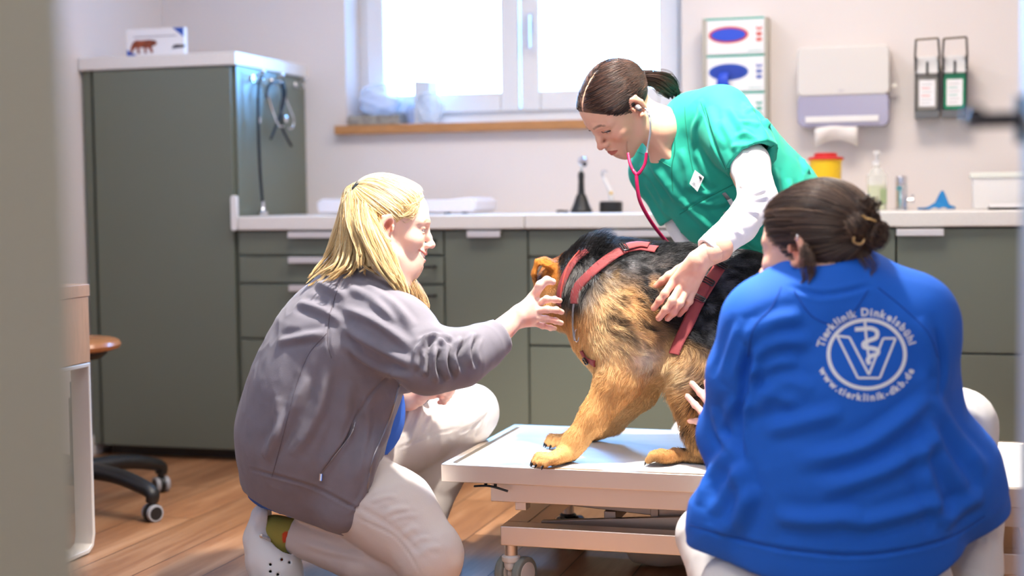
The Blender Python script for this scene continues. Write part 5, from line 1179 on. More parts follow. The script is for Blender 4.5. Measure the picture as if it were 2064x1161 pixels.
def buckle(x, y, ang, w, l, parent=None, r=.0022, mm=None, off=.016):
    d = _n(P(x, y, 3.6)-CAM); h = dbv.ray_cast(Vector(CAM), Vector(d)); c = np.array(h[0]) if h[0] is not None else P(x, y, 3.62); n = np.array(h[1]) if h[0] is not None else -VIEW
    a = math.radians(ang); t = math.cos(a)*_r-math.sin(a)*_u; t = _n(t-n*(t@n)); s_ = np.cross(n, t); pp = rrect(l, w, .003, 3)
    q = [c+n*off+t*u_+s_*v_ for u_, v_ in pp]; q.append(q[0]); m = MB(); m.tube(q, r, 8); m.tube([c+n*off-s_*w/2, c+n*off+s_*w/2], r*.9, 8); return m.build('buckle', mm or M_buck, parent or hroot)
strap([(1186, 510), (1160, 530), (1142, 562), (1134, 590), (1132, 612)], .024)
strap([(1172, 512), (1150, 540), (1140, 575), (1137, 600)], .0035, 'strap_piping', .0125, mat('bright piping', 'c04a40', .7))
strap([(1324, 508), (1300, 505), (1285, 504), (1258, 508), (1222, 530), (1190, 558), (1166, 585), (1163, 612)], .030)
strap([(1260, 507), (1285, 502), (1308, 504)], .026, 'strap_loop', .016)
strap([(1163, 600), (1160, 630), (1161, 662), (1164, 685)], .006, 'side_cord', .009, mat('grey cord', '8b8f96', .5))
strap([(1452, 540), (1425, 580), (1405, 615), (1388, 655), (1368, 700), (1362, 716)], .030)
strap([(1424, 568), (1404, 608)], .029, 'strap_loop', .016)
strap([(1175, 705), (1186, 722), (1204, 733)], .016, 'chest_strap', .008)
buckle(1258, 508, -28, .031, .013); buckle(1424, 571, 118, .036, .013); buckle(1408, 603, 118, .036, .009); buckle(1453, 542, 120, .036, .012)
m = MB(); cc = P(1163, 676, 3.55); d = _n(cc-CAM); h = dbv.ray_cast(Vector(CAM), Vector(d)); cc = np.array(h[0])-d*.012 if h[0] is not None else cc
m.tube([cc+_u*.012*math.sin(a)*1.3+_r*.0055*math.cos(a) for a in np.linspace(0, 2*math.pi, 17)], .0017, 8, caps=False); m.build('ring', M_chrome, hroot)
buckle(1190, 722, 45, .018, .016)

# ---------------------------------------------------------------- person in green scrubs leaning over the dog
vt = empty('person', P(1480, 1090, 4.06)*[1, 1, 0], 'person in green scrubs and white sleeves leaning over the dog with a stethoscope', 'person')
VA = basis((-.576, -.788, -.20), (-.66, .533, -.52)); VS = 1.0
VT = P(1284, 213, 3.70)-VA@(np.array([-.0765, -.012, -.002])*VS)
vw = lambda *p: VT+VA@(np.array(p)*VS)
F = Field(); add_head(F, VA, VT, VS, smile=0.0, jaw=.93, ear=1.08)
F.chain([vw(0, -.025, -.045), P(1336, 255, 3.80), P(1385, 300, 3.88)], [.050, .044, .045], .03)
F.chain([P(1332, 262, 3.80), P(1338, 335, 3.835)], [.042, .034], .03)
F.cap(vw(-.03, -.01, -.06), P(1350, 315, 3.79), .016, .014, .014)
Vn = [PW([(1362, 568, 3.515), (1343, 596, 3.500), (1330, 612, 3.505), (1317, 626, 3.515)]), PW([(1374, 576, 3.505), (1355, 606, 3.488), (1342, 624, 3.492), (1328, 641, 3.505)]),
      PW([(1386, 582, 3.505), (1371, 611, 3.490), (1358, 630, 3.495), (1346, 642, 3.508)]), PW([(1397, 585, 3.512), (1390, 607, 3.503), (1380, 621, 3.507), (1370, 634, 3.518)])]
Vt_ = PW([(1368, 545, 3.530), (1349, 556, 3.535), (1336, 566, 3.540), (1322, 577, 3.548)])
# fingers as they lie: index outermost on the left, little finger next to the strap
Vn[0] = PW([(1358, 566, 3.510), (1340, 592, 3.496), (1330, 606, 3.499), (1318, 621, 3.508)])
vwr = P(1412, 522, 3.475)
add_hand(F, vwr, P(1450, 500, 3.47), Vn, Vt_, flat=VIEW, rf=.0093, rw=.026)
V0, Q0 = F.mesh(.0021, np.minimum(VT-.16, P(1340, 400, 3.86)), np.maximum(VT+.16, P(1400, 340, 3.86)+.05)); V1, Q1 = F.mesh(.0019, P(1380, 570, 3.5)-.15, P(1380, 570, 3.5)+.12)
G = Field(); G.chain(PW([(1375, 275, 3.84), (1440, 340, 3.92), (1530, 450, 4.0), (1610, 570, 4.08)]), [.05, .09, .11, .12], .04, flat=VIEW, fs=1.1)
G.chain(PW([(1460, 245, 3.76), (1530, 405, 3.58), (1440, 508, 3.47)]), [.045, .038, .028], .02); G.chain(PW([(1335, 300, 3.98), (1372, 440, 3.97), (1415, 530, 3.92), (1400, 560, 3.86)]), [.045, .038, .03, .02], .02)
G.chain(PW([(1590, 610, 4.12), (1450, 770, 4.08), (1385, 1070, 4.04)]), [.08, .055, .04], .02); G.chain(PW([(1650, 610, 4.06), (1690, 840, 4.12), (1720, 1050, 4.2)]), [.08, .055, .04], .02)
V3, Q3 = G.mesh(.010); Vb, Qb = merge([(V0, Q0), (V1, Q1), (V3, Q3)])
tone = head_tone(Vb, VA, VT, VS, 'ebbc9e', 'c4665a', 'e58d74', '5a3a2a')
far = np.linalg.norm(Vb-P(1380, 570, 3.5), axis=1) < .16; hn = vnoise(Vb, 45, 2); tipd = np.min([np.linalg.norm(Vb-np.array(f[-1]), axis=1) for f in Vn+[Vt_]], 0)
tone[far] = np.asarray(srgb('eebda2'))+(np.asarray(srgb('dd8570'))-np.asarray(srgb('eebda2')))*np.clip(.15+.5*hn[far]+np.exp(-(tipd[far]/.035)**2)*.7, 0, 1)[:, None]
raw_mesh('body', Vb, Qb, M_skin, vt, attrs={'tone': tone})
nails(Vn, Vt_, -VIEW+.25*_u, vt, 'e9a592')
for s in (-1, 1): build_eye(VA, VT, VS, '4a3020', vt, (0, -.6), s)
# lashes
for s in (-1, 1):
    m = MB(); m.tube(cr([vw(s*x_, y_, z_) for x_, y_, z_ in ((.020, .0835, .0022), (.031, .0865, .0038), (.042, .0800, .0018), (.047, .0740, -.001))], 4), [.0010]*8+[.0016]*4+[.0008], 6); m.build('eyelash', mat('dark lash', '20140f', .7), vt)

# ---- scrub top
M_scrub = mat('green scrub cotton', '15a189', .8, bump=.18, bscale=600, sheen=.05)
F = Field()
F.chain(PW([(1405, 275, 3.86), (1455, 330, 3.90), (1530, 420, 3.96), (1600, 520, 4.03), (1640, 590, 4.07)]), [.105, .150, .158, .160, .165], .06, flat=VIEW, fs=1.05)
F.chain(PW([(1400, 235, 3.80), (1455, 232, 3.75)]), [.06, .068], .05)
F.chain(PW([(1452, 236, 3.76), (1490, 282, 3.69), (1517, 322, 3.645)]), [.070, .072, .070], .04)
F.chain(PW([(1395, 260, 3.85), (1335, 300, 3.95), (1320, 345, 3.97), (1362, 425, 3.96)]), [.07, .062, .062, .058], .04)
F.chain(PW([(1365, 330, 3.86), (1440, 430, 3.90), (1520, 520, 3.97), (1560, 560, 4.0)]), [.08, .09, .09, .07], .05)
F.cap(P(1330, 238, 3.79), P(1351, 334, 3.76), .033, .003, .003, 's', VIEW, 2.2); F.cap(P(1290, 225, 3.78), P(1334, 262, 3.79), .050, .030, .004, 's', VIEW, 1.3); F.cap(P(1310, 262, 3.76), P(1351, 334, 3.76), .022, .003, .003, 's', VIEW, 2.2)
hn_ = _n(P(1532, 352, 3.62)-P(1490, 282, 3.69)); F.cut(P(1517, 325, 3.64), hn_, .002, box=.105)
F.cap(P(1502, 300, 3.665), P(1530, 345, 3.60), .050, .054, .003, 's')
fn = _n(P(1372, 455, 3.96)-P(1325, 360, 3.97)); F.cut(P(1368, 438, 3.96), fn, .002, box=.075); F.cap(P(1360, 420, 3.96), P(1380, 470, 3.96), .046, .05, .003, 's')
F.cut(P(1570, 585, 4.0), _n(.05*_r-_u), .003, box=.45)
V, Q = F.mesh(.0044); V = relax(V, Q, 1, .4); V = wrinkle(V, Q, .0018, 17, _n(-.5*_r-.8*_u), .3, 2, 9); st_ = []
for a in ([(1500, 205), (1530, 250), (1548, 285)], [(1470, 215), (1500, 262), (1522, 305)], [(1450, 240), (1478, 290), (1495, 325)], [(1430, 215), (1440, 255), (1462, 300)]): S_(a, 3.7, .009, .006)
for a in ([(1490, 250), (1510, 245), (1530, 255)], [(1480, 275), (1500, 270), (1525, 280)], [(1500, 225), (1520, 222), (1535, 232)], [(1475, 300), (1495, 292), (1515, 298)]): S_(a, 3.7, .006, .0045)
S_([(1412, 205), (1425, 240), (1440, 290), (1464, 345)], 3.8, .004, -.006); S_([(1412, 200), (1410, 230), (1398, 260), (1400, 300)], 3.8, .006, .005)
for a in ([(1372, 300), (1385, 340), (1390, 380)], [(1400, 300), (1420, 340), (1440, 380)], [(1385, 370), (1420, 390), (1460, 395)], [(1390, 400), (1430, 410), (1470, 405)], [(1370, 400), (1410, 440), (1440, 470)], [(1290, 330), (1320, 370), (1345, 420)], [(1310, 330), (1340, 370), (1370, 410)], [(1300, 360), (1325, 400), (1350, 440)]): S_(a, 3.8, .010, .0065)
for a in ([(1540, 240), (1580, 300), (1600, 350)], [(1570, 250), (1610, 310), (1630, 350)], [(1545, 300), (1575, 360), (1590, 410)], [(1560, 340), (1570, 400), (1580, 450)], [(1480, 500), (1520, 520), (1560, 525)], [(1470, 530), (1520, 550), (1580, 560)], [(1500, 480), (1530, 500), (1570, 500)], [(1590, 360), (1600, 420), (1600, 470)]): S_(a, 3.85, .010, .0075); 
S_([(1478, 515), (1510, 535), (1545, 540)], 3.85, .005, -.006); S_([(1365, 430), (1420, 400), (1470, 378)], 3.8, .003, -.003)
V = folds(V, Q, st_); sv, sq_ = V, Q; scr = raw_mesh('scrub_top', V, Q, M_scrub, vt)
M_sseam = mat('scrub seam', '0b7a63', .8)
for pts, r in (([(1357, 212), (1358, 250), (1360, 300), (1354, 337), (1356, 385)], .0012), ([(1270, 300), (1300, 312), (1330, 325), (1352, 337)], .0012), ([(1380, 215), (1382, 250), (1390, 310), (1397, 345)], .0010), ([(1412, 205), (1426, 245), (1440, 290), (1464, 343)], .0011), ([(1466, 340), (1500, 330), (1535, 310), (1560, 293)], .0010), ([(1370, 432), (1420, 402), (1478, 372)], .0010)):
    q = on_surf(sv, sq_, PW([(x, y, 3.8) for x, y in pts]), .0003, 10)
    q = [q[0]]+[b for a, b in zip(q, q[1:]) if np.linalg.norm(b-a) < .05] if q else q
    if len(q) > 4: MB().tube(q, r, 6).build('seam', M_sseam, scr)
# badges clipped on
def quad_on(pix, m_, name, parent, off=.004, th=.0012):
    q = [on_surf(sv, sq_, PW([(x, y, 3.8), (x+.5, y, 3.8)]), off, 1) for x, y in pix]; q = [a[0] for a in q]
    n = _n(np.cross(q[1]-q[0], q[3]-q[0])); n = n if n@VIEW < 0 else -n; m = MB(); m.hexa(list(q)+[p+n*th for p in q]) ; return m.build(name, m_, parent, smooth=False), q, n
bg, q, n = quad_on([(1401, 343), (1419, 357), (1406, 386), (1390, 370)], M_paper, 'name_badge', scr)
ux, uy = _n(q[1]-q[0]), _n(q[3]-q[0]); c = q[1]*.55+q[0]*.25+q[2]*.2+n*.0016
m = MB(); 
for dx, dy, r in ((0, 0, .0032), (-.0042, -.0012, .0018), (-.002, -.0045, .0018), (.0022, -.0045, .0018), (.0044, -.001, .0018), (.002, .0038, .0015)): m.cyl(c+ux*dx+uy*dy, c+ux*dx+uy*dy+n*.0006, r, 12)
m.build('paw_print', M_black, bg)
for k in range(2): 
    a = q[3]*.8+q[2]*.2+n*.0016-uy*(.006+.004*k); m = MB(); m.bar(a, a+ux*.009, .0012, .0006, n); m.build('text_line', mat('grey print line', '8f9498', .6), bg)
clip, q, n = quad_on([(1455, 390), (1462, 387), (1474, 402), (1469, 408)], M_chrome, 'badge_clip', scr, .006)
quad_on([(1466, 404), (1474, 400), (1484, 418), (1476, 421)], mat('pale strap plastic', 'd7dad8', .3), 'badge_strap', scr, .006)
quad_on([(1458, 428), (1490, 413), (1492, 440), (1462, 448)], mat('clear badge holder', 'b9cfc9', .15, alpha=.6), 'badge_holder', scr, .007)
quad_on([(1464, 434), (1482, 426), (1484, 438), (1468, 444)], mat('photo card', '6c7f8c', .5), 'badge_card', scr, .0095)
# ---- white shirt sleeves
M_shirt = mat('white jersey', 'f1eeed', .8, bump=.2, bscale=500)
F = Field(); F.chain(PW([(1470, 270, 3.71), (1512, 330, 3.635), (1528, 400, 3.565)]), [.046, .044, .047], .03); F.chain(PW([(1528, 402, 3.565), (1490, 455, 3.52), (1432, 503, 3.482)]), [.046, .042, .036], .012)
F.cut(P(1428, 508, 3.48), _n(P(1415, 520, 3.475)-P(1490, 455, 3.52)), .002, box=.08); F.cap(P(1445, 495, 3.485), P(1410, 522, 3.47), .027, .028, .002, 's')
F.chain(PW([(1345, 380, 3.97), (1378, 450, 3.965), (1412, 530, 3.93)]), [.046, .043, .036], .02)
V, Q = F.mesh(.0036); V = wrinkle(V, Q, .0010, 30, None, .3, 2, 12); st_ = []
for a in ([(1490, 372), (1510, 378), (1530, 372)], [(1494, 388), (1520, 390), (1545, 380)], [(1495, 402), (1520, 402), (1548, 394)], [(1485, 420), (1505, 425), (1530, 430)]): S_(a, 3.55, .005, .0050)
S_([(1490, 352), (1515, 350), (1540, 335)], 3.6, .006, .003); S_([(1460, 440), (1480, 460), (1500, 480)], 3.5, .006, .003); S_([(1420, 480), (1440, 500), (1462, 520)], 3.5, .003, .002)
for k in range(4): S_([(1370+10*k, 455+12*k), (1388+10*k, 462+12*k), (1405+8*k, 455+12*k)], 3.93, .006, .004)
V = folds(V, Q, st_); raw_mesh('shirt_sleeve', V, Q, M_shirt, vt)
# ---- trousers, clogs
M_vtr = mat('white work trousers', 'dddcda', .85, bump=.2, bscale=500)
F = Field(); F.ell(P(1625, 600, 4.09), (.16, .15, .13), None, .05); F.chain(PW([(1600, 630, 4.14), (1460, 780, 4.10), (1392, 900, 4.08), (1392, 1060, 4.05)]), [.105, .075, .062, .055], .03); F.chain(PW([(1650, 630, 4.08), (1690, 840, 4.14), (1715, 1040, 4.2)]), [.105, .075, .055], .03)
V, Q = F.mesh(.006); V = wrinkle(V, Q, .003, 14); raw_mesh('trousers', V, Q, M_vtr, vt)
F = Field(); F.chain([onZ(1385, 1105, .05), onZ(1330, 1108, .042), onZ(1290, 1112, .034)], [.046, .046, .034], .02, flat=(0, 0, 1), fs=.9); F.cut([0, 0, .004], [0, 0, -1], .002)
V, Q = F.mesh(.004); raw_mesh('clog', V, Q, mat('beige clog', 'cfc6b4', .5), vt)
F = Field(); e0 = P(1715, 1040, 4.2); F.chain([[e0[0], e0[1], .05], [e0[0]-.10, e0[1]-.08, .035]], [.046, .036], .02); F.cut([0, 0, .004], [0, 0, -1], .002); V, Q = F.mesh(.006); raw_mesh('clog', V, Q, mat('beige clog', 'cfc6b4', .5), vt)
# ---- hair: centre parting, pulled back into a pony tail
DK = ['1d1411', '2c1c16', '43291e', '6a4631']
F = Field(); F.frame(VA, VT); F.ell((0, -.020, .030), (.0758*VS, .0925*VS, .0795*VS), None, .02); F.ell((0, .030, .036), (.0620*VS, .0550*VS, .0545*VS), None, .03)
F.cut((0, .066, .050), (0, .86, -.50), .004); F.cut((0, .036, .012), (0, .75, -.66), .01); F.cut((0, -.03, -.030), (0, .1, -1), .02); F.frame()
V, Q = F.mesh(.003)
loc = (V-VT)@VA; part = np.abs(loc[:, 0]) < .0024; tn = hair_tone(V, DK); tn[part & (loc[:, 1] > -.02)] = srgb('d9a98a'); vcap = raw_mesh('hair', V, Q, M_hair, vt, attrs={'tone': tn}); cV, cQ = V, Q
vtie = vw(0, -.106, -.006)
hl2 = lambda p: (p[1]*.86-(p[2]-.050)*.50 < .066*.86) and (p[1]*.75-(p[2]-.012)*.66 < .036*.75) and p[2] > -.024-.1*max(0, -p[1]) and not (abs(p[0]) > .066 and p[2] < .014 and p[1] > -.028) and not (abs(p[0]) < .0022 and p[1] > 0)
def side_comb(n_, K, seed):
    "first out from the parting to the side, then back to the tie"
    rs = np.random.RandomState(seed); out = []; cen = np.array([0, -.020, .031]); rad = np.array([.0785, .094, .081]); tl = (VA.T@(vtie-VT)/VS-cen)/rad; tl /= np.linalg.norm(tl)
    while len(out) < n_:
        v = rs.randn(3); v /= np.linalg.norm(v); p = cen+v*rad
        if not hl2(p): continue
        sx = np.sign(v[0]); mid = _n(v*.55+tl*.45+np.array([sx*.55*(1-abs(v[0])), 0, .12])); pts = []
        for s_ in np.linspace(0, rs.uniform(.5, 1), K): w_ = v*(1-s_)**2+mid*2*s_*(1-s_)*1.15+tl*s_*s_; w_ /= np.linalg.norm(w_); pts.append(VT+VA@((cen+w_*(rad+.003*rs.rand()*math.sin(s_*3)))*VS))
        out.append(pts)
    return np.array(out)
put_hair('hair_strands', snap(side_comb(3600, 11, 21), cV, cQ, .0030), .0007, .0005, DK, vcap, 21, .35)
tg = [[vtie]+[P(*q) for q in l] for l in ([(1325, 156, 3.80), (1345, 165, 3.82), (1358, 182, 3.84), (1352, 196, 3.86)], [(1328, 160, 3.80), (1350, 172, 3.82), (1366, 184, 3.84), (1372, 190, 3.88)], [(1322, 165, 3.80), (1338, 180, 3.82), (1348, 192, 3.84), (1350, 205, 3.86)])]
put_hair('ponytail', flow_strands(None, tg, 1300, 16, [.010, .016, .018, .016, .008], 22, wob=.004), .0009, .0005, DK, vt, 22, .35)
td_ = _n(np.array(tg[0][1])-vtie); m = MB(); m.lathe(vtie-td_*.004, [(.010, 0), (.016, .003), (.016, .010), (.010, .013)], 18, axis=td_); m.build('hair_tie', M_black, vt)
# ---- stethoscope worn by the person
sth = empty('stethoscope', P(1290, 400, 3.72), 'magenta stethoscope in the ears of the person in green scrubs', 'stethoscope')
M_mag = mat('magenta tube', 'b0164f', .3)
earL = vw(-.082, -.008, -.003)
V_, Q_ = None, None
F = Field(); F.cap(earL, earL+_n(vw(-.09, -.006, -.006)-earL)*.010, .0075, .0060, .003); V_, Q_ = F.mesh(.0012); raw_mesh('ear_tip', V_, Q_, mat('grey rubber tip', '7b7a7c', .5), sth)
yk = P(1283, 352, 3.66)
MB().tube(cr([earL+_n(vw(-.09, -.006, -.006)-earL)*.008, P(1299, 218, 3.655), P(1308, 232, 3.64), P(1311, 262, 3.64), P(1305, 298, 3.645), P(1302, 312, 3.65)], 8), .0024, 10).build('ear_tube', M_chrome, sth)
MB().tube(cr([vw(.082, -.008, -.003), vw(.10, -.015, -.03), P(1262, 262, 3.80), P(1263, 295, 3.72), P(1267, 312, 3.68)], 8), .0024, 10).build('ear_tube', M_chrome, sth)
m = MB(); m.tube(cr([P(1303, 308, 3.648), P(1300, 330, 3.652), P(1290, 347, 3.656), yk], 6), [.0040]*12+[.0046]*6+[.0052], 12); m.tube(cr([P(1266, 309, 3.685), P(1270, 330, 3.672), P(1277, 345, 3.664), yk], 6), [.0040]*12+[.0046]*6+[.0052], 12); m.sphere(yk, .0054, 12, 8)
m.tube(cr([yk, P(1284, 372, 3.66), P(1290, 405, 3.67), P(1308, 440, 3.70), P(1334, 476, 3.74), P(1362, 506, 3.79), P(1385, 535, 3.84)], 8), .0048, 14); m.build('tubing', M_mag, sth)
m = MB(); ccp = P(1398, 556, 3.865); m.lathe(ccp-VIEW*.006, [(.018, 0), (.022, .004), (.022, .012), (.010, .018)], 20, axis=-VIEW); m.build('chest_piece', M_chrome, sth)
m = MB(); q = vw(-.081, -.004, -.031); m.sphere(q, .0022, 10, 8); m.sphere(vw(-.081, -.010, -.028), .0018, 10, 8); m.build('earring', M_chrome, vt)

# ---------------------------------------------------------------- person in the blue jacket, seen from behind
bp = empty('person', P(1700, 1300, 2.9)*[1, 1, 0], 'person with a dark hair bun in a royal blue jacket, squatting, seen from behind', 'person')
BA = basis((-.74, -.10, .66), (-.06, .99, .05)); BS = 1.10
BT = P(1606, 500, 2.80)-BA@(np.array([-.0765, -.012, -.002])*BS)
bw_ = lambda *p: BT+BA@(np.array(p)*BS)
F = Field(); add_head(F, BA, BT, BS, smile=0.0, jaw=1.02, ear=1.05)
F.cap(bw_(0, -.03, -.045), P(1668, 590, 2.83), .052, .062, .03)
Bn = [PW([(1440, 838, 3.40), (1428, 812, 3.435), (1412, 792, 3.455), (1395, 773, 3.468)]), PW([(1436, 848, 3.40), (1417, 832, 3.430), (1401, 816, 3.452), (1386, 799, 3.468)]),
      PW([(1436, 856, 3.41), (1418, 850, 3.44), (1404, 849, 3.46), (1391, 849, 3.472)]), PW([(1446, 828, 3.40), (1434, 806, 3.43), (1428, 788, 3.45), (1424, 770, 3.465)])]
Bt = PW([(1448, 820, 3.38), (1446, 800, 3.40), (1444, 785, 3.42)])
add_hand(F, P(1452, 868, 3.32), P(1462, 890, 3.20), [Bn[3], Bn[0], Bn[1], Bn[2]], Bt, flat=VIEW, rf=.0085)
V0, Q0 = F.mesh(.0024, BT-.16, BT+np.array([.16, .16, .16])); V1, Q1 = F.mesh(.0022, P(1430, 820, 3.4)-.12, P(1430, 820, 3.4)+.12)
G = Field(); G.chain(PW([(1668, 595, 2.84), (1690, 780, 2.86), (1700, 1050, 2.9)]), [.06, .12, .13], .04, flat=VIEW, fs=.7)
G.chain(PW([(1540, 650, 2.84), (1475, 890, 2.97), (1455, 870, 3.30)]), [.045, .038, .03], .02); G.chain(PW([(1840, 650, 2.84), (1865, 850, 2.98), (1800, 880, 3.2)]), [.045, .038, .03], .02)
V3, Q3 = G.mesh(.010); Vb, Qb = merge([(V0, Q0), (V1, Q1), (V3, Q3)])
tone = head_tone(Vb, BA, BT, BS, 'e6b59c', 'c97a6d', 'dd8c76', '5c4030'); far = np.linalg.norm(Vb-BT, axis=1) > .2; tone[far] = srgb('eebfae')
raw_mesh('body', Vb, Qb, M_skin, bp, attrs={'tone': tone}); nails([Bn[3], Bn[0], Bn[1], Bn[2]], Bt, -VIEW+.3*_u, bp)
for s in (-1, 1): build_eye(BA, BT, BS, '5c4a3a', bp, (0, -.2), s)
m = MB(); q = bw_(-.083, -.018, .016); m.tube([q+_u*.006*math.sin(a)+_f*.005*math.cos(a) for a in np.linspace(0, 6.28, 13)], .0016, 8, caps=False); m.build('ear_cuff', M_chrome, bp)
# ---- jacket
M_bj = mat('royal blue jacket', '0a60cc', .82, bump=.2, bscale=450)
F = Field()
F.chain(PW([(1675, 640, 2.87), (1690, 740, 2.87), (1695, 860, 2.87), (1700, 980, 2.88), (1700, 1090, 2.90)]), [.148, .178, .182, .205, .230], .06, flat=VIEW, fs=.62)
F.chain(PW([(1545, 650, 2.84), (1680, 598, 2.85), (1835, 640, 2.84)]), [.070, .075, .075], .05)
F.ell(P(1838, 700, 2.87), (.070, .08, .12), None, .06); F.ell(P(1560, 720, 2.87), (.06, .08, .12), None, .06)
F.chain(PW([(1541, 655, 2.85), (1500, 760, 2.90), (1470, 880, 2.98)]), [.080, .068, .062], .035)     # left sleeve
F.chain(PW([(1470, 880, 2.98), (1462, 870, 3.14), (1456, 868, 3.27)]), [.060, .052, .044], .03)
F.chain(PW([(1835, 655, 2.85), (1850, 770, 2.93), (1856, 870, 3.02)]), [.082, .070, .062], .04); F.chain(PW([(1868, 870, 3.02), (1800, 880, 3.2)]), [.06, .05], .03)
F.chain(PW([(1830, 860, 2.95), (1905, 960, 2.95), (1955, 1030, 2.98)]), [.10, .105, .08], .06); F.chain(PW([(1965, 940, 2.98), (2008, 965, 3.0)]), [.045, .008], .04)
F.chain(PW([(1530, 960, 2.92), (1468, 1050, 2.94), (1435, 1110, 2.95)]), [.088, .080, .05], .05)
F.chain(PW([(1600, 560, 2.845), (1670, 538, 2.87), (1745, 556, 2.845)]), [.026, .028, .026], .02); F.chain(PW([(1600, 560, 2.845), (1575, 580, 2.89)]), [.026, .02], .01)   # collar
F.cap(P(1668, 560, 2.86), P(1655, 480, 2.84), .060, .07, .006, 's')
F.cap(P(1700, 1230, 2.98), P(1700, 1120, 2.97), .20, .17, .006, 's', VIEW, .6)
hb = _n(-.03*_r-1.0*_u); F.cut(P(1700, 1172, 2.8), hb, .004, box=.6); F.cut(P(1430, 1118, 2.9), _n(-.28*_r-.96*_u), .006, box=np.array([.16, .4, .2])); F.cut(P(1950, 1098, 2.9), _n(.45*_r-.9*_u), .006, box=np.array([.15, .4, .2]))
F.cut(P(1450, 866, 3.30), _n(P(1450, 866, 3.30)-P(1462, 870, 3.14)), .002, box=.07)
V, Q = F.mesh(.0050); V = relax(V, Q, 2, .4); V = wrinkle(V, Q, .0022, 11, _n(.9*_r+.4*_u), .3, 2, 4); st_ = []
for a in ([(1500, 690), (1560, 650), (1620, 640)], [(1510, 720), (1570, 690), (1640, 690)], [(1510, 760), (1560, 735), (1610, 730)], [(1520, 800), (1580, 770), (1640, 790)], [(1500, 830), (1560, 800), (1620, 815)], [(1540, 870), (1620, 850), (1700, 830)], [(1850, 640), (1870, 700), (1880, 760)]): S_(a, 2.8, .014, .008)
for a in ([(1520, 640), (1500, 700), (1470, 780)], [(1500, 640), (1475, 700), (1455, 770)], [(1530, 700), (1510, 780), (1500, 860)], [(1480, 800), (1460, 860), (1470, 910)], [(1440, 820), (1450, 870), (1470, 900)]): S_(a, 2.8, .010, .008)
for a in ([(1600, 930), (1740, 900), (1880, 800)], [(1650, 990), (1780, 950), (1900, 880)], [(1880, 800), (1930, 880), (1990, 950)], [(1870, 830), (1900, 920), (1960, 1010)], [(1860, 870), (1870, 960), (1900, 1060)], [(1500, 930), (1470, 980), (1440, 1040)], [(1520, 980), (1490, 1030), (1450, 1080)], [(1480, 900), (1430, 960), (1410, 1020)], [(1700, 1060), (1800, 1040), (1900, 1010)], [(1560, 1040), (1640, 1050), (1740, 1040)], [(1900, 1060), (1940, 1020), (1985, 1000)], [(1480, 930), (1500, 1010), (1490, 1080)]): S_(a, 2.8, .015, .010)
S_([(1508, 690), (1502, 780), (1488, 880), (1500, 930)], 2.8, .008, -.012); S_([(1888, 660), (1900, 730), (1895, 800)], 2.8, .007, -.006)
S_([(1390, 1060), (1480, 1085), (1600, 1110), (1750, 1118), (1900, 1090), (1990, 1040)], 2.8, .004, -.004); S_([(1588, 575), (1660, 595), (1760, 575)], 2.8, .005, -.004)
V = folds(V, Q, st_); jv, jq = V, Q; bj = raw_mesh('jacket', V, Q, M_bj, bp)
for pts in ([(1575, 578), (1555, 620), (1520, 660), (1508, 720)], [(1770, 580), (1820, 620), (1870, 670), (1890, 720)], [(1600, 585), (1640, 640), (1700, 650), (1750, 585)], [(1390, 1058), (1480, 1083), (1600, 1108), (1750, 1116), (1900, 1088), (1985, 1040)]):
    q = on_surf(jv, jq, PW([(x, y, 2.8) for x, y in pts]), .0004, 10); q = [q[0]]+[b for a, b in zip(q, q[1:]) if np.linalg.norm(b-a) < .04]
    if len(q) > 4: MB().tube(q, .0010, 6).build('seam', mat('dark blue seam', '0a3f9a', .8), bj)
# ---- print on the back: ring, V with the staff and snake, lettering round it
M_print = mat('white back print', 'e6ebf2', .75)
jbv = bvh(jv, jq); c0 = P(1747, 712, 2.75); pxs = 2.74/FPX
def put_print(V2, F2, name):
    "V2: points in photograph units around the print centre, laid on the cloth"
    out = []
    for x, y in V2:
        d = _n(P(1747+x, 712-y, 2.8)-CAM); h = jbv.ray_cast(Vector(CAM), Vector(d)); out.append(np.array(h[0])+np.array(h[1])*.0007-d*.0004 if h[0] is not None else P(1747+x, 712-y, 2.76))
    return raw_mesh(name, out, F2, M_print, bj)
def ribbon(pts, w, closed=False, n=10):
    p = cr([(a, b, 0) for a, b in pts], n, closed)[:, :2] if n > 1 else np.array(pts, float)
    if n == 1:
        q = []
        for a, b in zip(p, np.roll(p, -1, 0) if closed else p[1:]):
            for t in np.linspace(0, 1, 9)[:-1]: q.append(a+(b-a)*t)
        if not closed: q.append(p[-1])
        p = np.array(q)
    k = len(p); V2 = []; 
    for i in range(k):
        a, b = (p[(i-1) % k], p[(i+1) % k]) if closed else (p[max(i-1, 0)], p[min(i+1, k-1)])
        t = (b-a)/(np.linalg.norm(b-a)+1e-9); s_ = np.array([-t[1], t[0]]); V2 += [tuple(p[i]+s_*w/2), tuple(p[i]-s_*w/2)]
    F2 = [(2*i, 2*i+1, 2*((i+1) % k)+1, 2*((i+1) % k)) for i in range(k if closed else k-1)]; return V2, F2
def join2(l):
    V2 = []; F2 = []
    for v, f in l: n = len(V2); V2 += v; F2 += [tuple(i+n for i in q) for q in f]
    return V2, F2
ring_ = [(77*math.cos(a), -2+69*math.sin(a)) for a in np.linspace(0, 2*math.pi, 41)[:-1]]
put_print(*ribbon(ring_, 7.5, True, 2), 'ring_print')
Vp = [(-60, 35), (-35, 32), (4, -43), (33, 30), (58, 30), (26, -50), (-18, -50)]
put_print(*join2([ribbon([Vp[i], Vp[(i+1) % 7]], 4.6, False, 1) for i in range(7)]), 'letter_v_print')
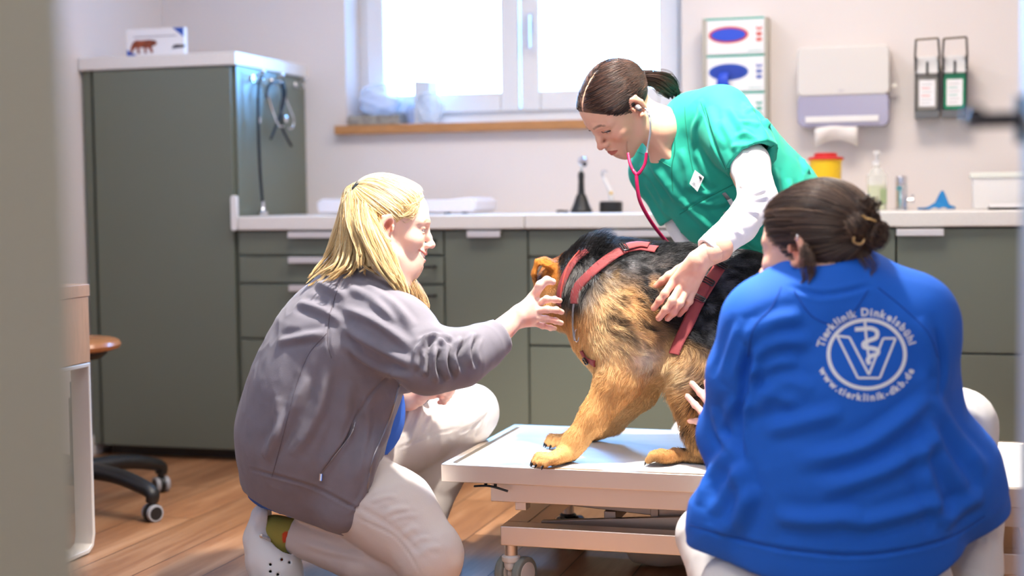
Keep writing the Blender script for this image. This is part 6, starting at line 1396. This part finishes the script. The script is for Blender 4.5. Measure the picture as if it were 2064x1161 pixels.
put_print(*join2([ribbon([(-4, 66), (-1, 30), (4, -10)], 5), ribbon([(-24, 48), (-10, 49), (8, 50), (20, 44), (19, 32), (6, 26), (-6, 20), (-4, 12), (10, 10), (22, 6), (20, -2), (8, -6), (2, -14), (6, -22)], 8.5)]), 'snake_staff_print')
def arc_text(s, rx, ry, a0, a1, size, top=True):
    "letters one by one along an ellipse"
    out = []; wd = []
    adv = {'i': .30, 'l': .30, '.': .30, 'r': .42, 't': .42, 'T': .62, 'D': .74, 'w': .80, ' ': .34, 'k': .56, 's': .54, '-': .38, 'h': .60, 'n': .60}
    for ch in s: wd.append(adv.get(ch, .60))
    tot = sum(wd); acc = 0
    for ch, w_ in zip(s, wd):
        f = (acc+w_/2)/tot; acc += w_; 
        if ch == ' ': continue
        a = math.radians(a0+(a1-a0)*f); cx, cy = rx*math.cos(a), ry*math.sin(a); tx, ty = (math.sin(a)*rx, -math.cos(a)*ry) if top else (-math.sin(a)*rx, math.cos(a)*ry); L_ = math.hypot(tx, ty); tx /= L_; ty /= L_
        tv, tf = text_mesh(ch, size, bold=.7, base=True); tv = [(v[0], v[1]-size*.34) for v in tv]; xs = [v[0] for v in tv]; mx_ = (min(xs)+max(xs))/2
        V2 = [(cx+(v[0]-mx_)*tx-(v[1])*ty*1.0, -2+cy+(v[0]-mx_)*ty+(v[1])*tx) for v in tv]; out.append((V2, tf))
    return join2(out)
put_print(*arc_text('Tierklinik Dinkelsbühl', 95, 85, 170, 13, 22), 'name_print')
put_print(*arc_text('www.tierklinik-dkb.de', 95, 87, 198, 341, 20, False), 'address_print')
# ---- trousers and shoe
F = Field(); F.ell(P(1700, 1145, 2.96), (.16, .12, .11), None, .05)
F.chain(PW([(1800, 1060, 2.98), (1925, 865, 3.10)]), [.105, .078], .04); F.ell(P(1930, 850, 3.10), (.070, .07, .062), None, .03); F.chain(PW([(1935, 860, 3.11), (1958, 1050, 3.05), (1965, 1200, 3.0)]), [.070, .062, .055], .02)
F.chain(PW([(1610, 1125, 3.02), (1425, 1080, 3.22)]), [.090, .064], .04); F.chain(PW([(1425, 1080, 3.18), (1470, 1250, 3.05)]), [.066, .05], .02)
F.chain(PW([(1475, 1185, 2.92), (1700, 1190, 2.92), (1850, 1180, 2.92)]), [.065, .09, .07], .04)
V, Q = F.mesh(.006); V = V[:, :]; V = wrinkle(V, Q, .0028, 16, None, .3, 2, 8); st_ = []
for k in range(7): S_([(1965-6*k, 1080+12*k), (1980-2*k, 1095+12*k), (1995, 1090+14*k)], 3.0, .008, .005)
for a in ([(1900, 800), (1940, 815), (1975, 850)], [(1905, 830), (1940, 850), (1975, 890)]): S_(a, 3.0, .010, .004)
V = folds(V, Q, st_); raw_mesh('trousers', V, Q, M_vtr, bp)
for px_, py_ in ((1480, 2.98), (1890, 2.98)):
    b = P(px_, 1275, py_); F = Field(); F.chain([[b[0], b[1], .05], [b[0]-.03, b[1]+.15, .035]], [.045, .036], .02); F.cut([0, 0, .004], [0, 0, -1], .002); V, Q = F.mesh(.006); raw_mesh('shoe', V, Q, mat('dark shoe', '2c2c2e', .6), bp)
# ---- hair with a clipped bun
DB = ['2a1f18', '42322a', '5d4738', '8a6e58']
F = Field(); F.frame(BA, BT); F.ell((0, -.022, .036), (.0775*BS, .0945*BS, .0835*BS), None, .02); F.ell((0, .030, .042), (.0635*BS, .0570*BS, .0560*BS), None, .03)
F.cut((0, .066, .044), (0, .88, -.46), .004); F.cut((0, .037, .004), (0, .80, -.60), .01); F.cut((0, -.03, -.036), (0, .15, -1), .02); F.frame(); V, Q = F.mesh(.0035)
bcap = raw_mesh('hair', V, Q, M_hair, bp, attrs={'tone': hair_tone(V, DB)}); bcV, bcQ = V, Q
bun = P(1735, 462, 2.79)
hl3 = lambda p: (p[1]*.88-(p[2]-.040)*.46 < .060*.88) and (p[1]*.80-(p[2]-.004)*.60 < .034*.80) and p[2] > -.032-.15*max(0, -p[1]) and not (abs(p[0]) > .066 and p[2] < .012 and p[1] > -.028)
put_hair('hair_strands', snap(scalp(4200, 11, bun, BA, BT, BS, 31, hl3), bcV, bcQ, .009), .0009, .0006, DB, bcap, 31, .35)
rs = np.random.RandomState(33); out = []
for k in range(1500):
    lobe = rs.randint(3); cc_ = [P(1722, 458, 2.775), P(1757, 472, 2.785), P(1735, 432, 2.785)][lobe]; R_ = [.026, .026, .020][lobe]*(.55+.5*rs.rand()); ax = _n(np.array([_r*.8+_u*.5, _r*.2-_f, _u*.9+_r*.3][lobe])+rs.randn(3)*.25)
    a_ = _n(np.cross(ax, rs.randn(3))); b_ = np.cross(ax, a_); t = np.linspace(0, rs.uniform(2.2, 4.2), 14); sh = rs.randn()*.010; out.append(cc_+ax*sh+(a_[None]*np.cos(t)[:, None]+b_[None]*np.sin(t)[:, None])*R_*(1+.1*np.sin(t*3))[:, None])
put_hair('bun', np.array(out), .0011, .0007, DB, bp, 33, .4)
F = Field(); F.ell(P(1722, 458, 2.785), (.022, .022, .022)); F.ell(P(1757, 472, 2.79), (.022, .020, .024)); F.ell(P(1735, 432, 2.79), (.016, .016, .014)); V, Q = F.mesh(.003); raw_mesh('bun_core', V, Q, M_hair, bp, attrs={'tone': hair_tone(V, DB[:2])})
tf_ = [[P(*q) for q in l] for l in ([(1735, 435, 2.78), (1738, 415, 2.775), (1742, 400, 2.77), (1752, 392, 2.765)], [(1742, 438, 2.78), (1752, 420, 2.775), (1762, 408, 2.77), (1768, 412, 2.765)], [(1745, 445, 2.78), (1762, 432, 2.775), (1772, 440, 2.77), (1776, 452, 2.765)])]
put_hair('bun_ends', flow_strands(None, tf_, 420, 10, [.010, .014, .014, .012], 34, wob=.003), .0008, .0004, DB, bp, 34, .3)
ws = [[P(*q) for q in l] for l in ([(1620, 500, 2.775), (1628, 530, 2.77), (1627, 560, 2.775), (1618, 585, 2.78)], [(1622, 495, 2.775), (1634, 530, 2.77), (1632, 555, 2.775), (1626, 575, 2.78)])]
put_hair('hair_wisp', flow_strands(None, ws, 90, 12, [.003, .006, .008, .008], 35), .0006, .0003, DB[1:], bp, 35, .3)
wb_ = [PW([(1730, 500, 2.79), (1750, 520, 2.78), (1760, 545, 2.78), (1750, 560, 2.78)]), PW([(1725, 498, 2.79), (1742, 520, 2.78), (1748, 548, 2.78), (1736, 562, 2.78)])]
put_hair('hair_wisp', flow_strands(None, wb_, 40, 12, [.003, .006, .008, .008], 36), .0006, .0003, DB[1:], bp, 36, .3)
for pts in ([(1738, 434), (1745, 440), (1755, 442), (1765, 446)], [(1722, 478), (1720, 485), (1728, 492), (1738, 490), (1742, 482)]):
    MB().tube(cr(PW([(x, y, 2.755) for x, y in pts]), 5), .0042, 10, ell=.5).build('hair_clip', mat('tortoise clip', 'd9b173', .3), bp)
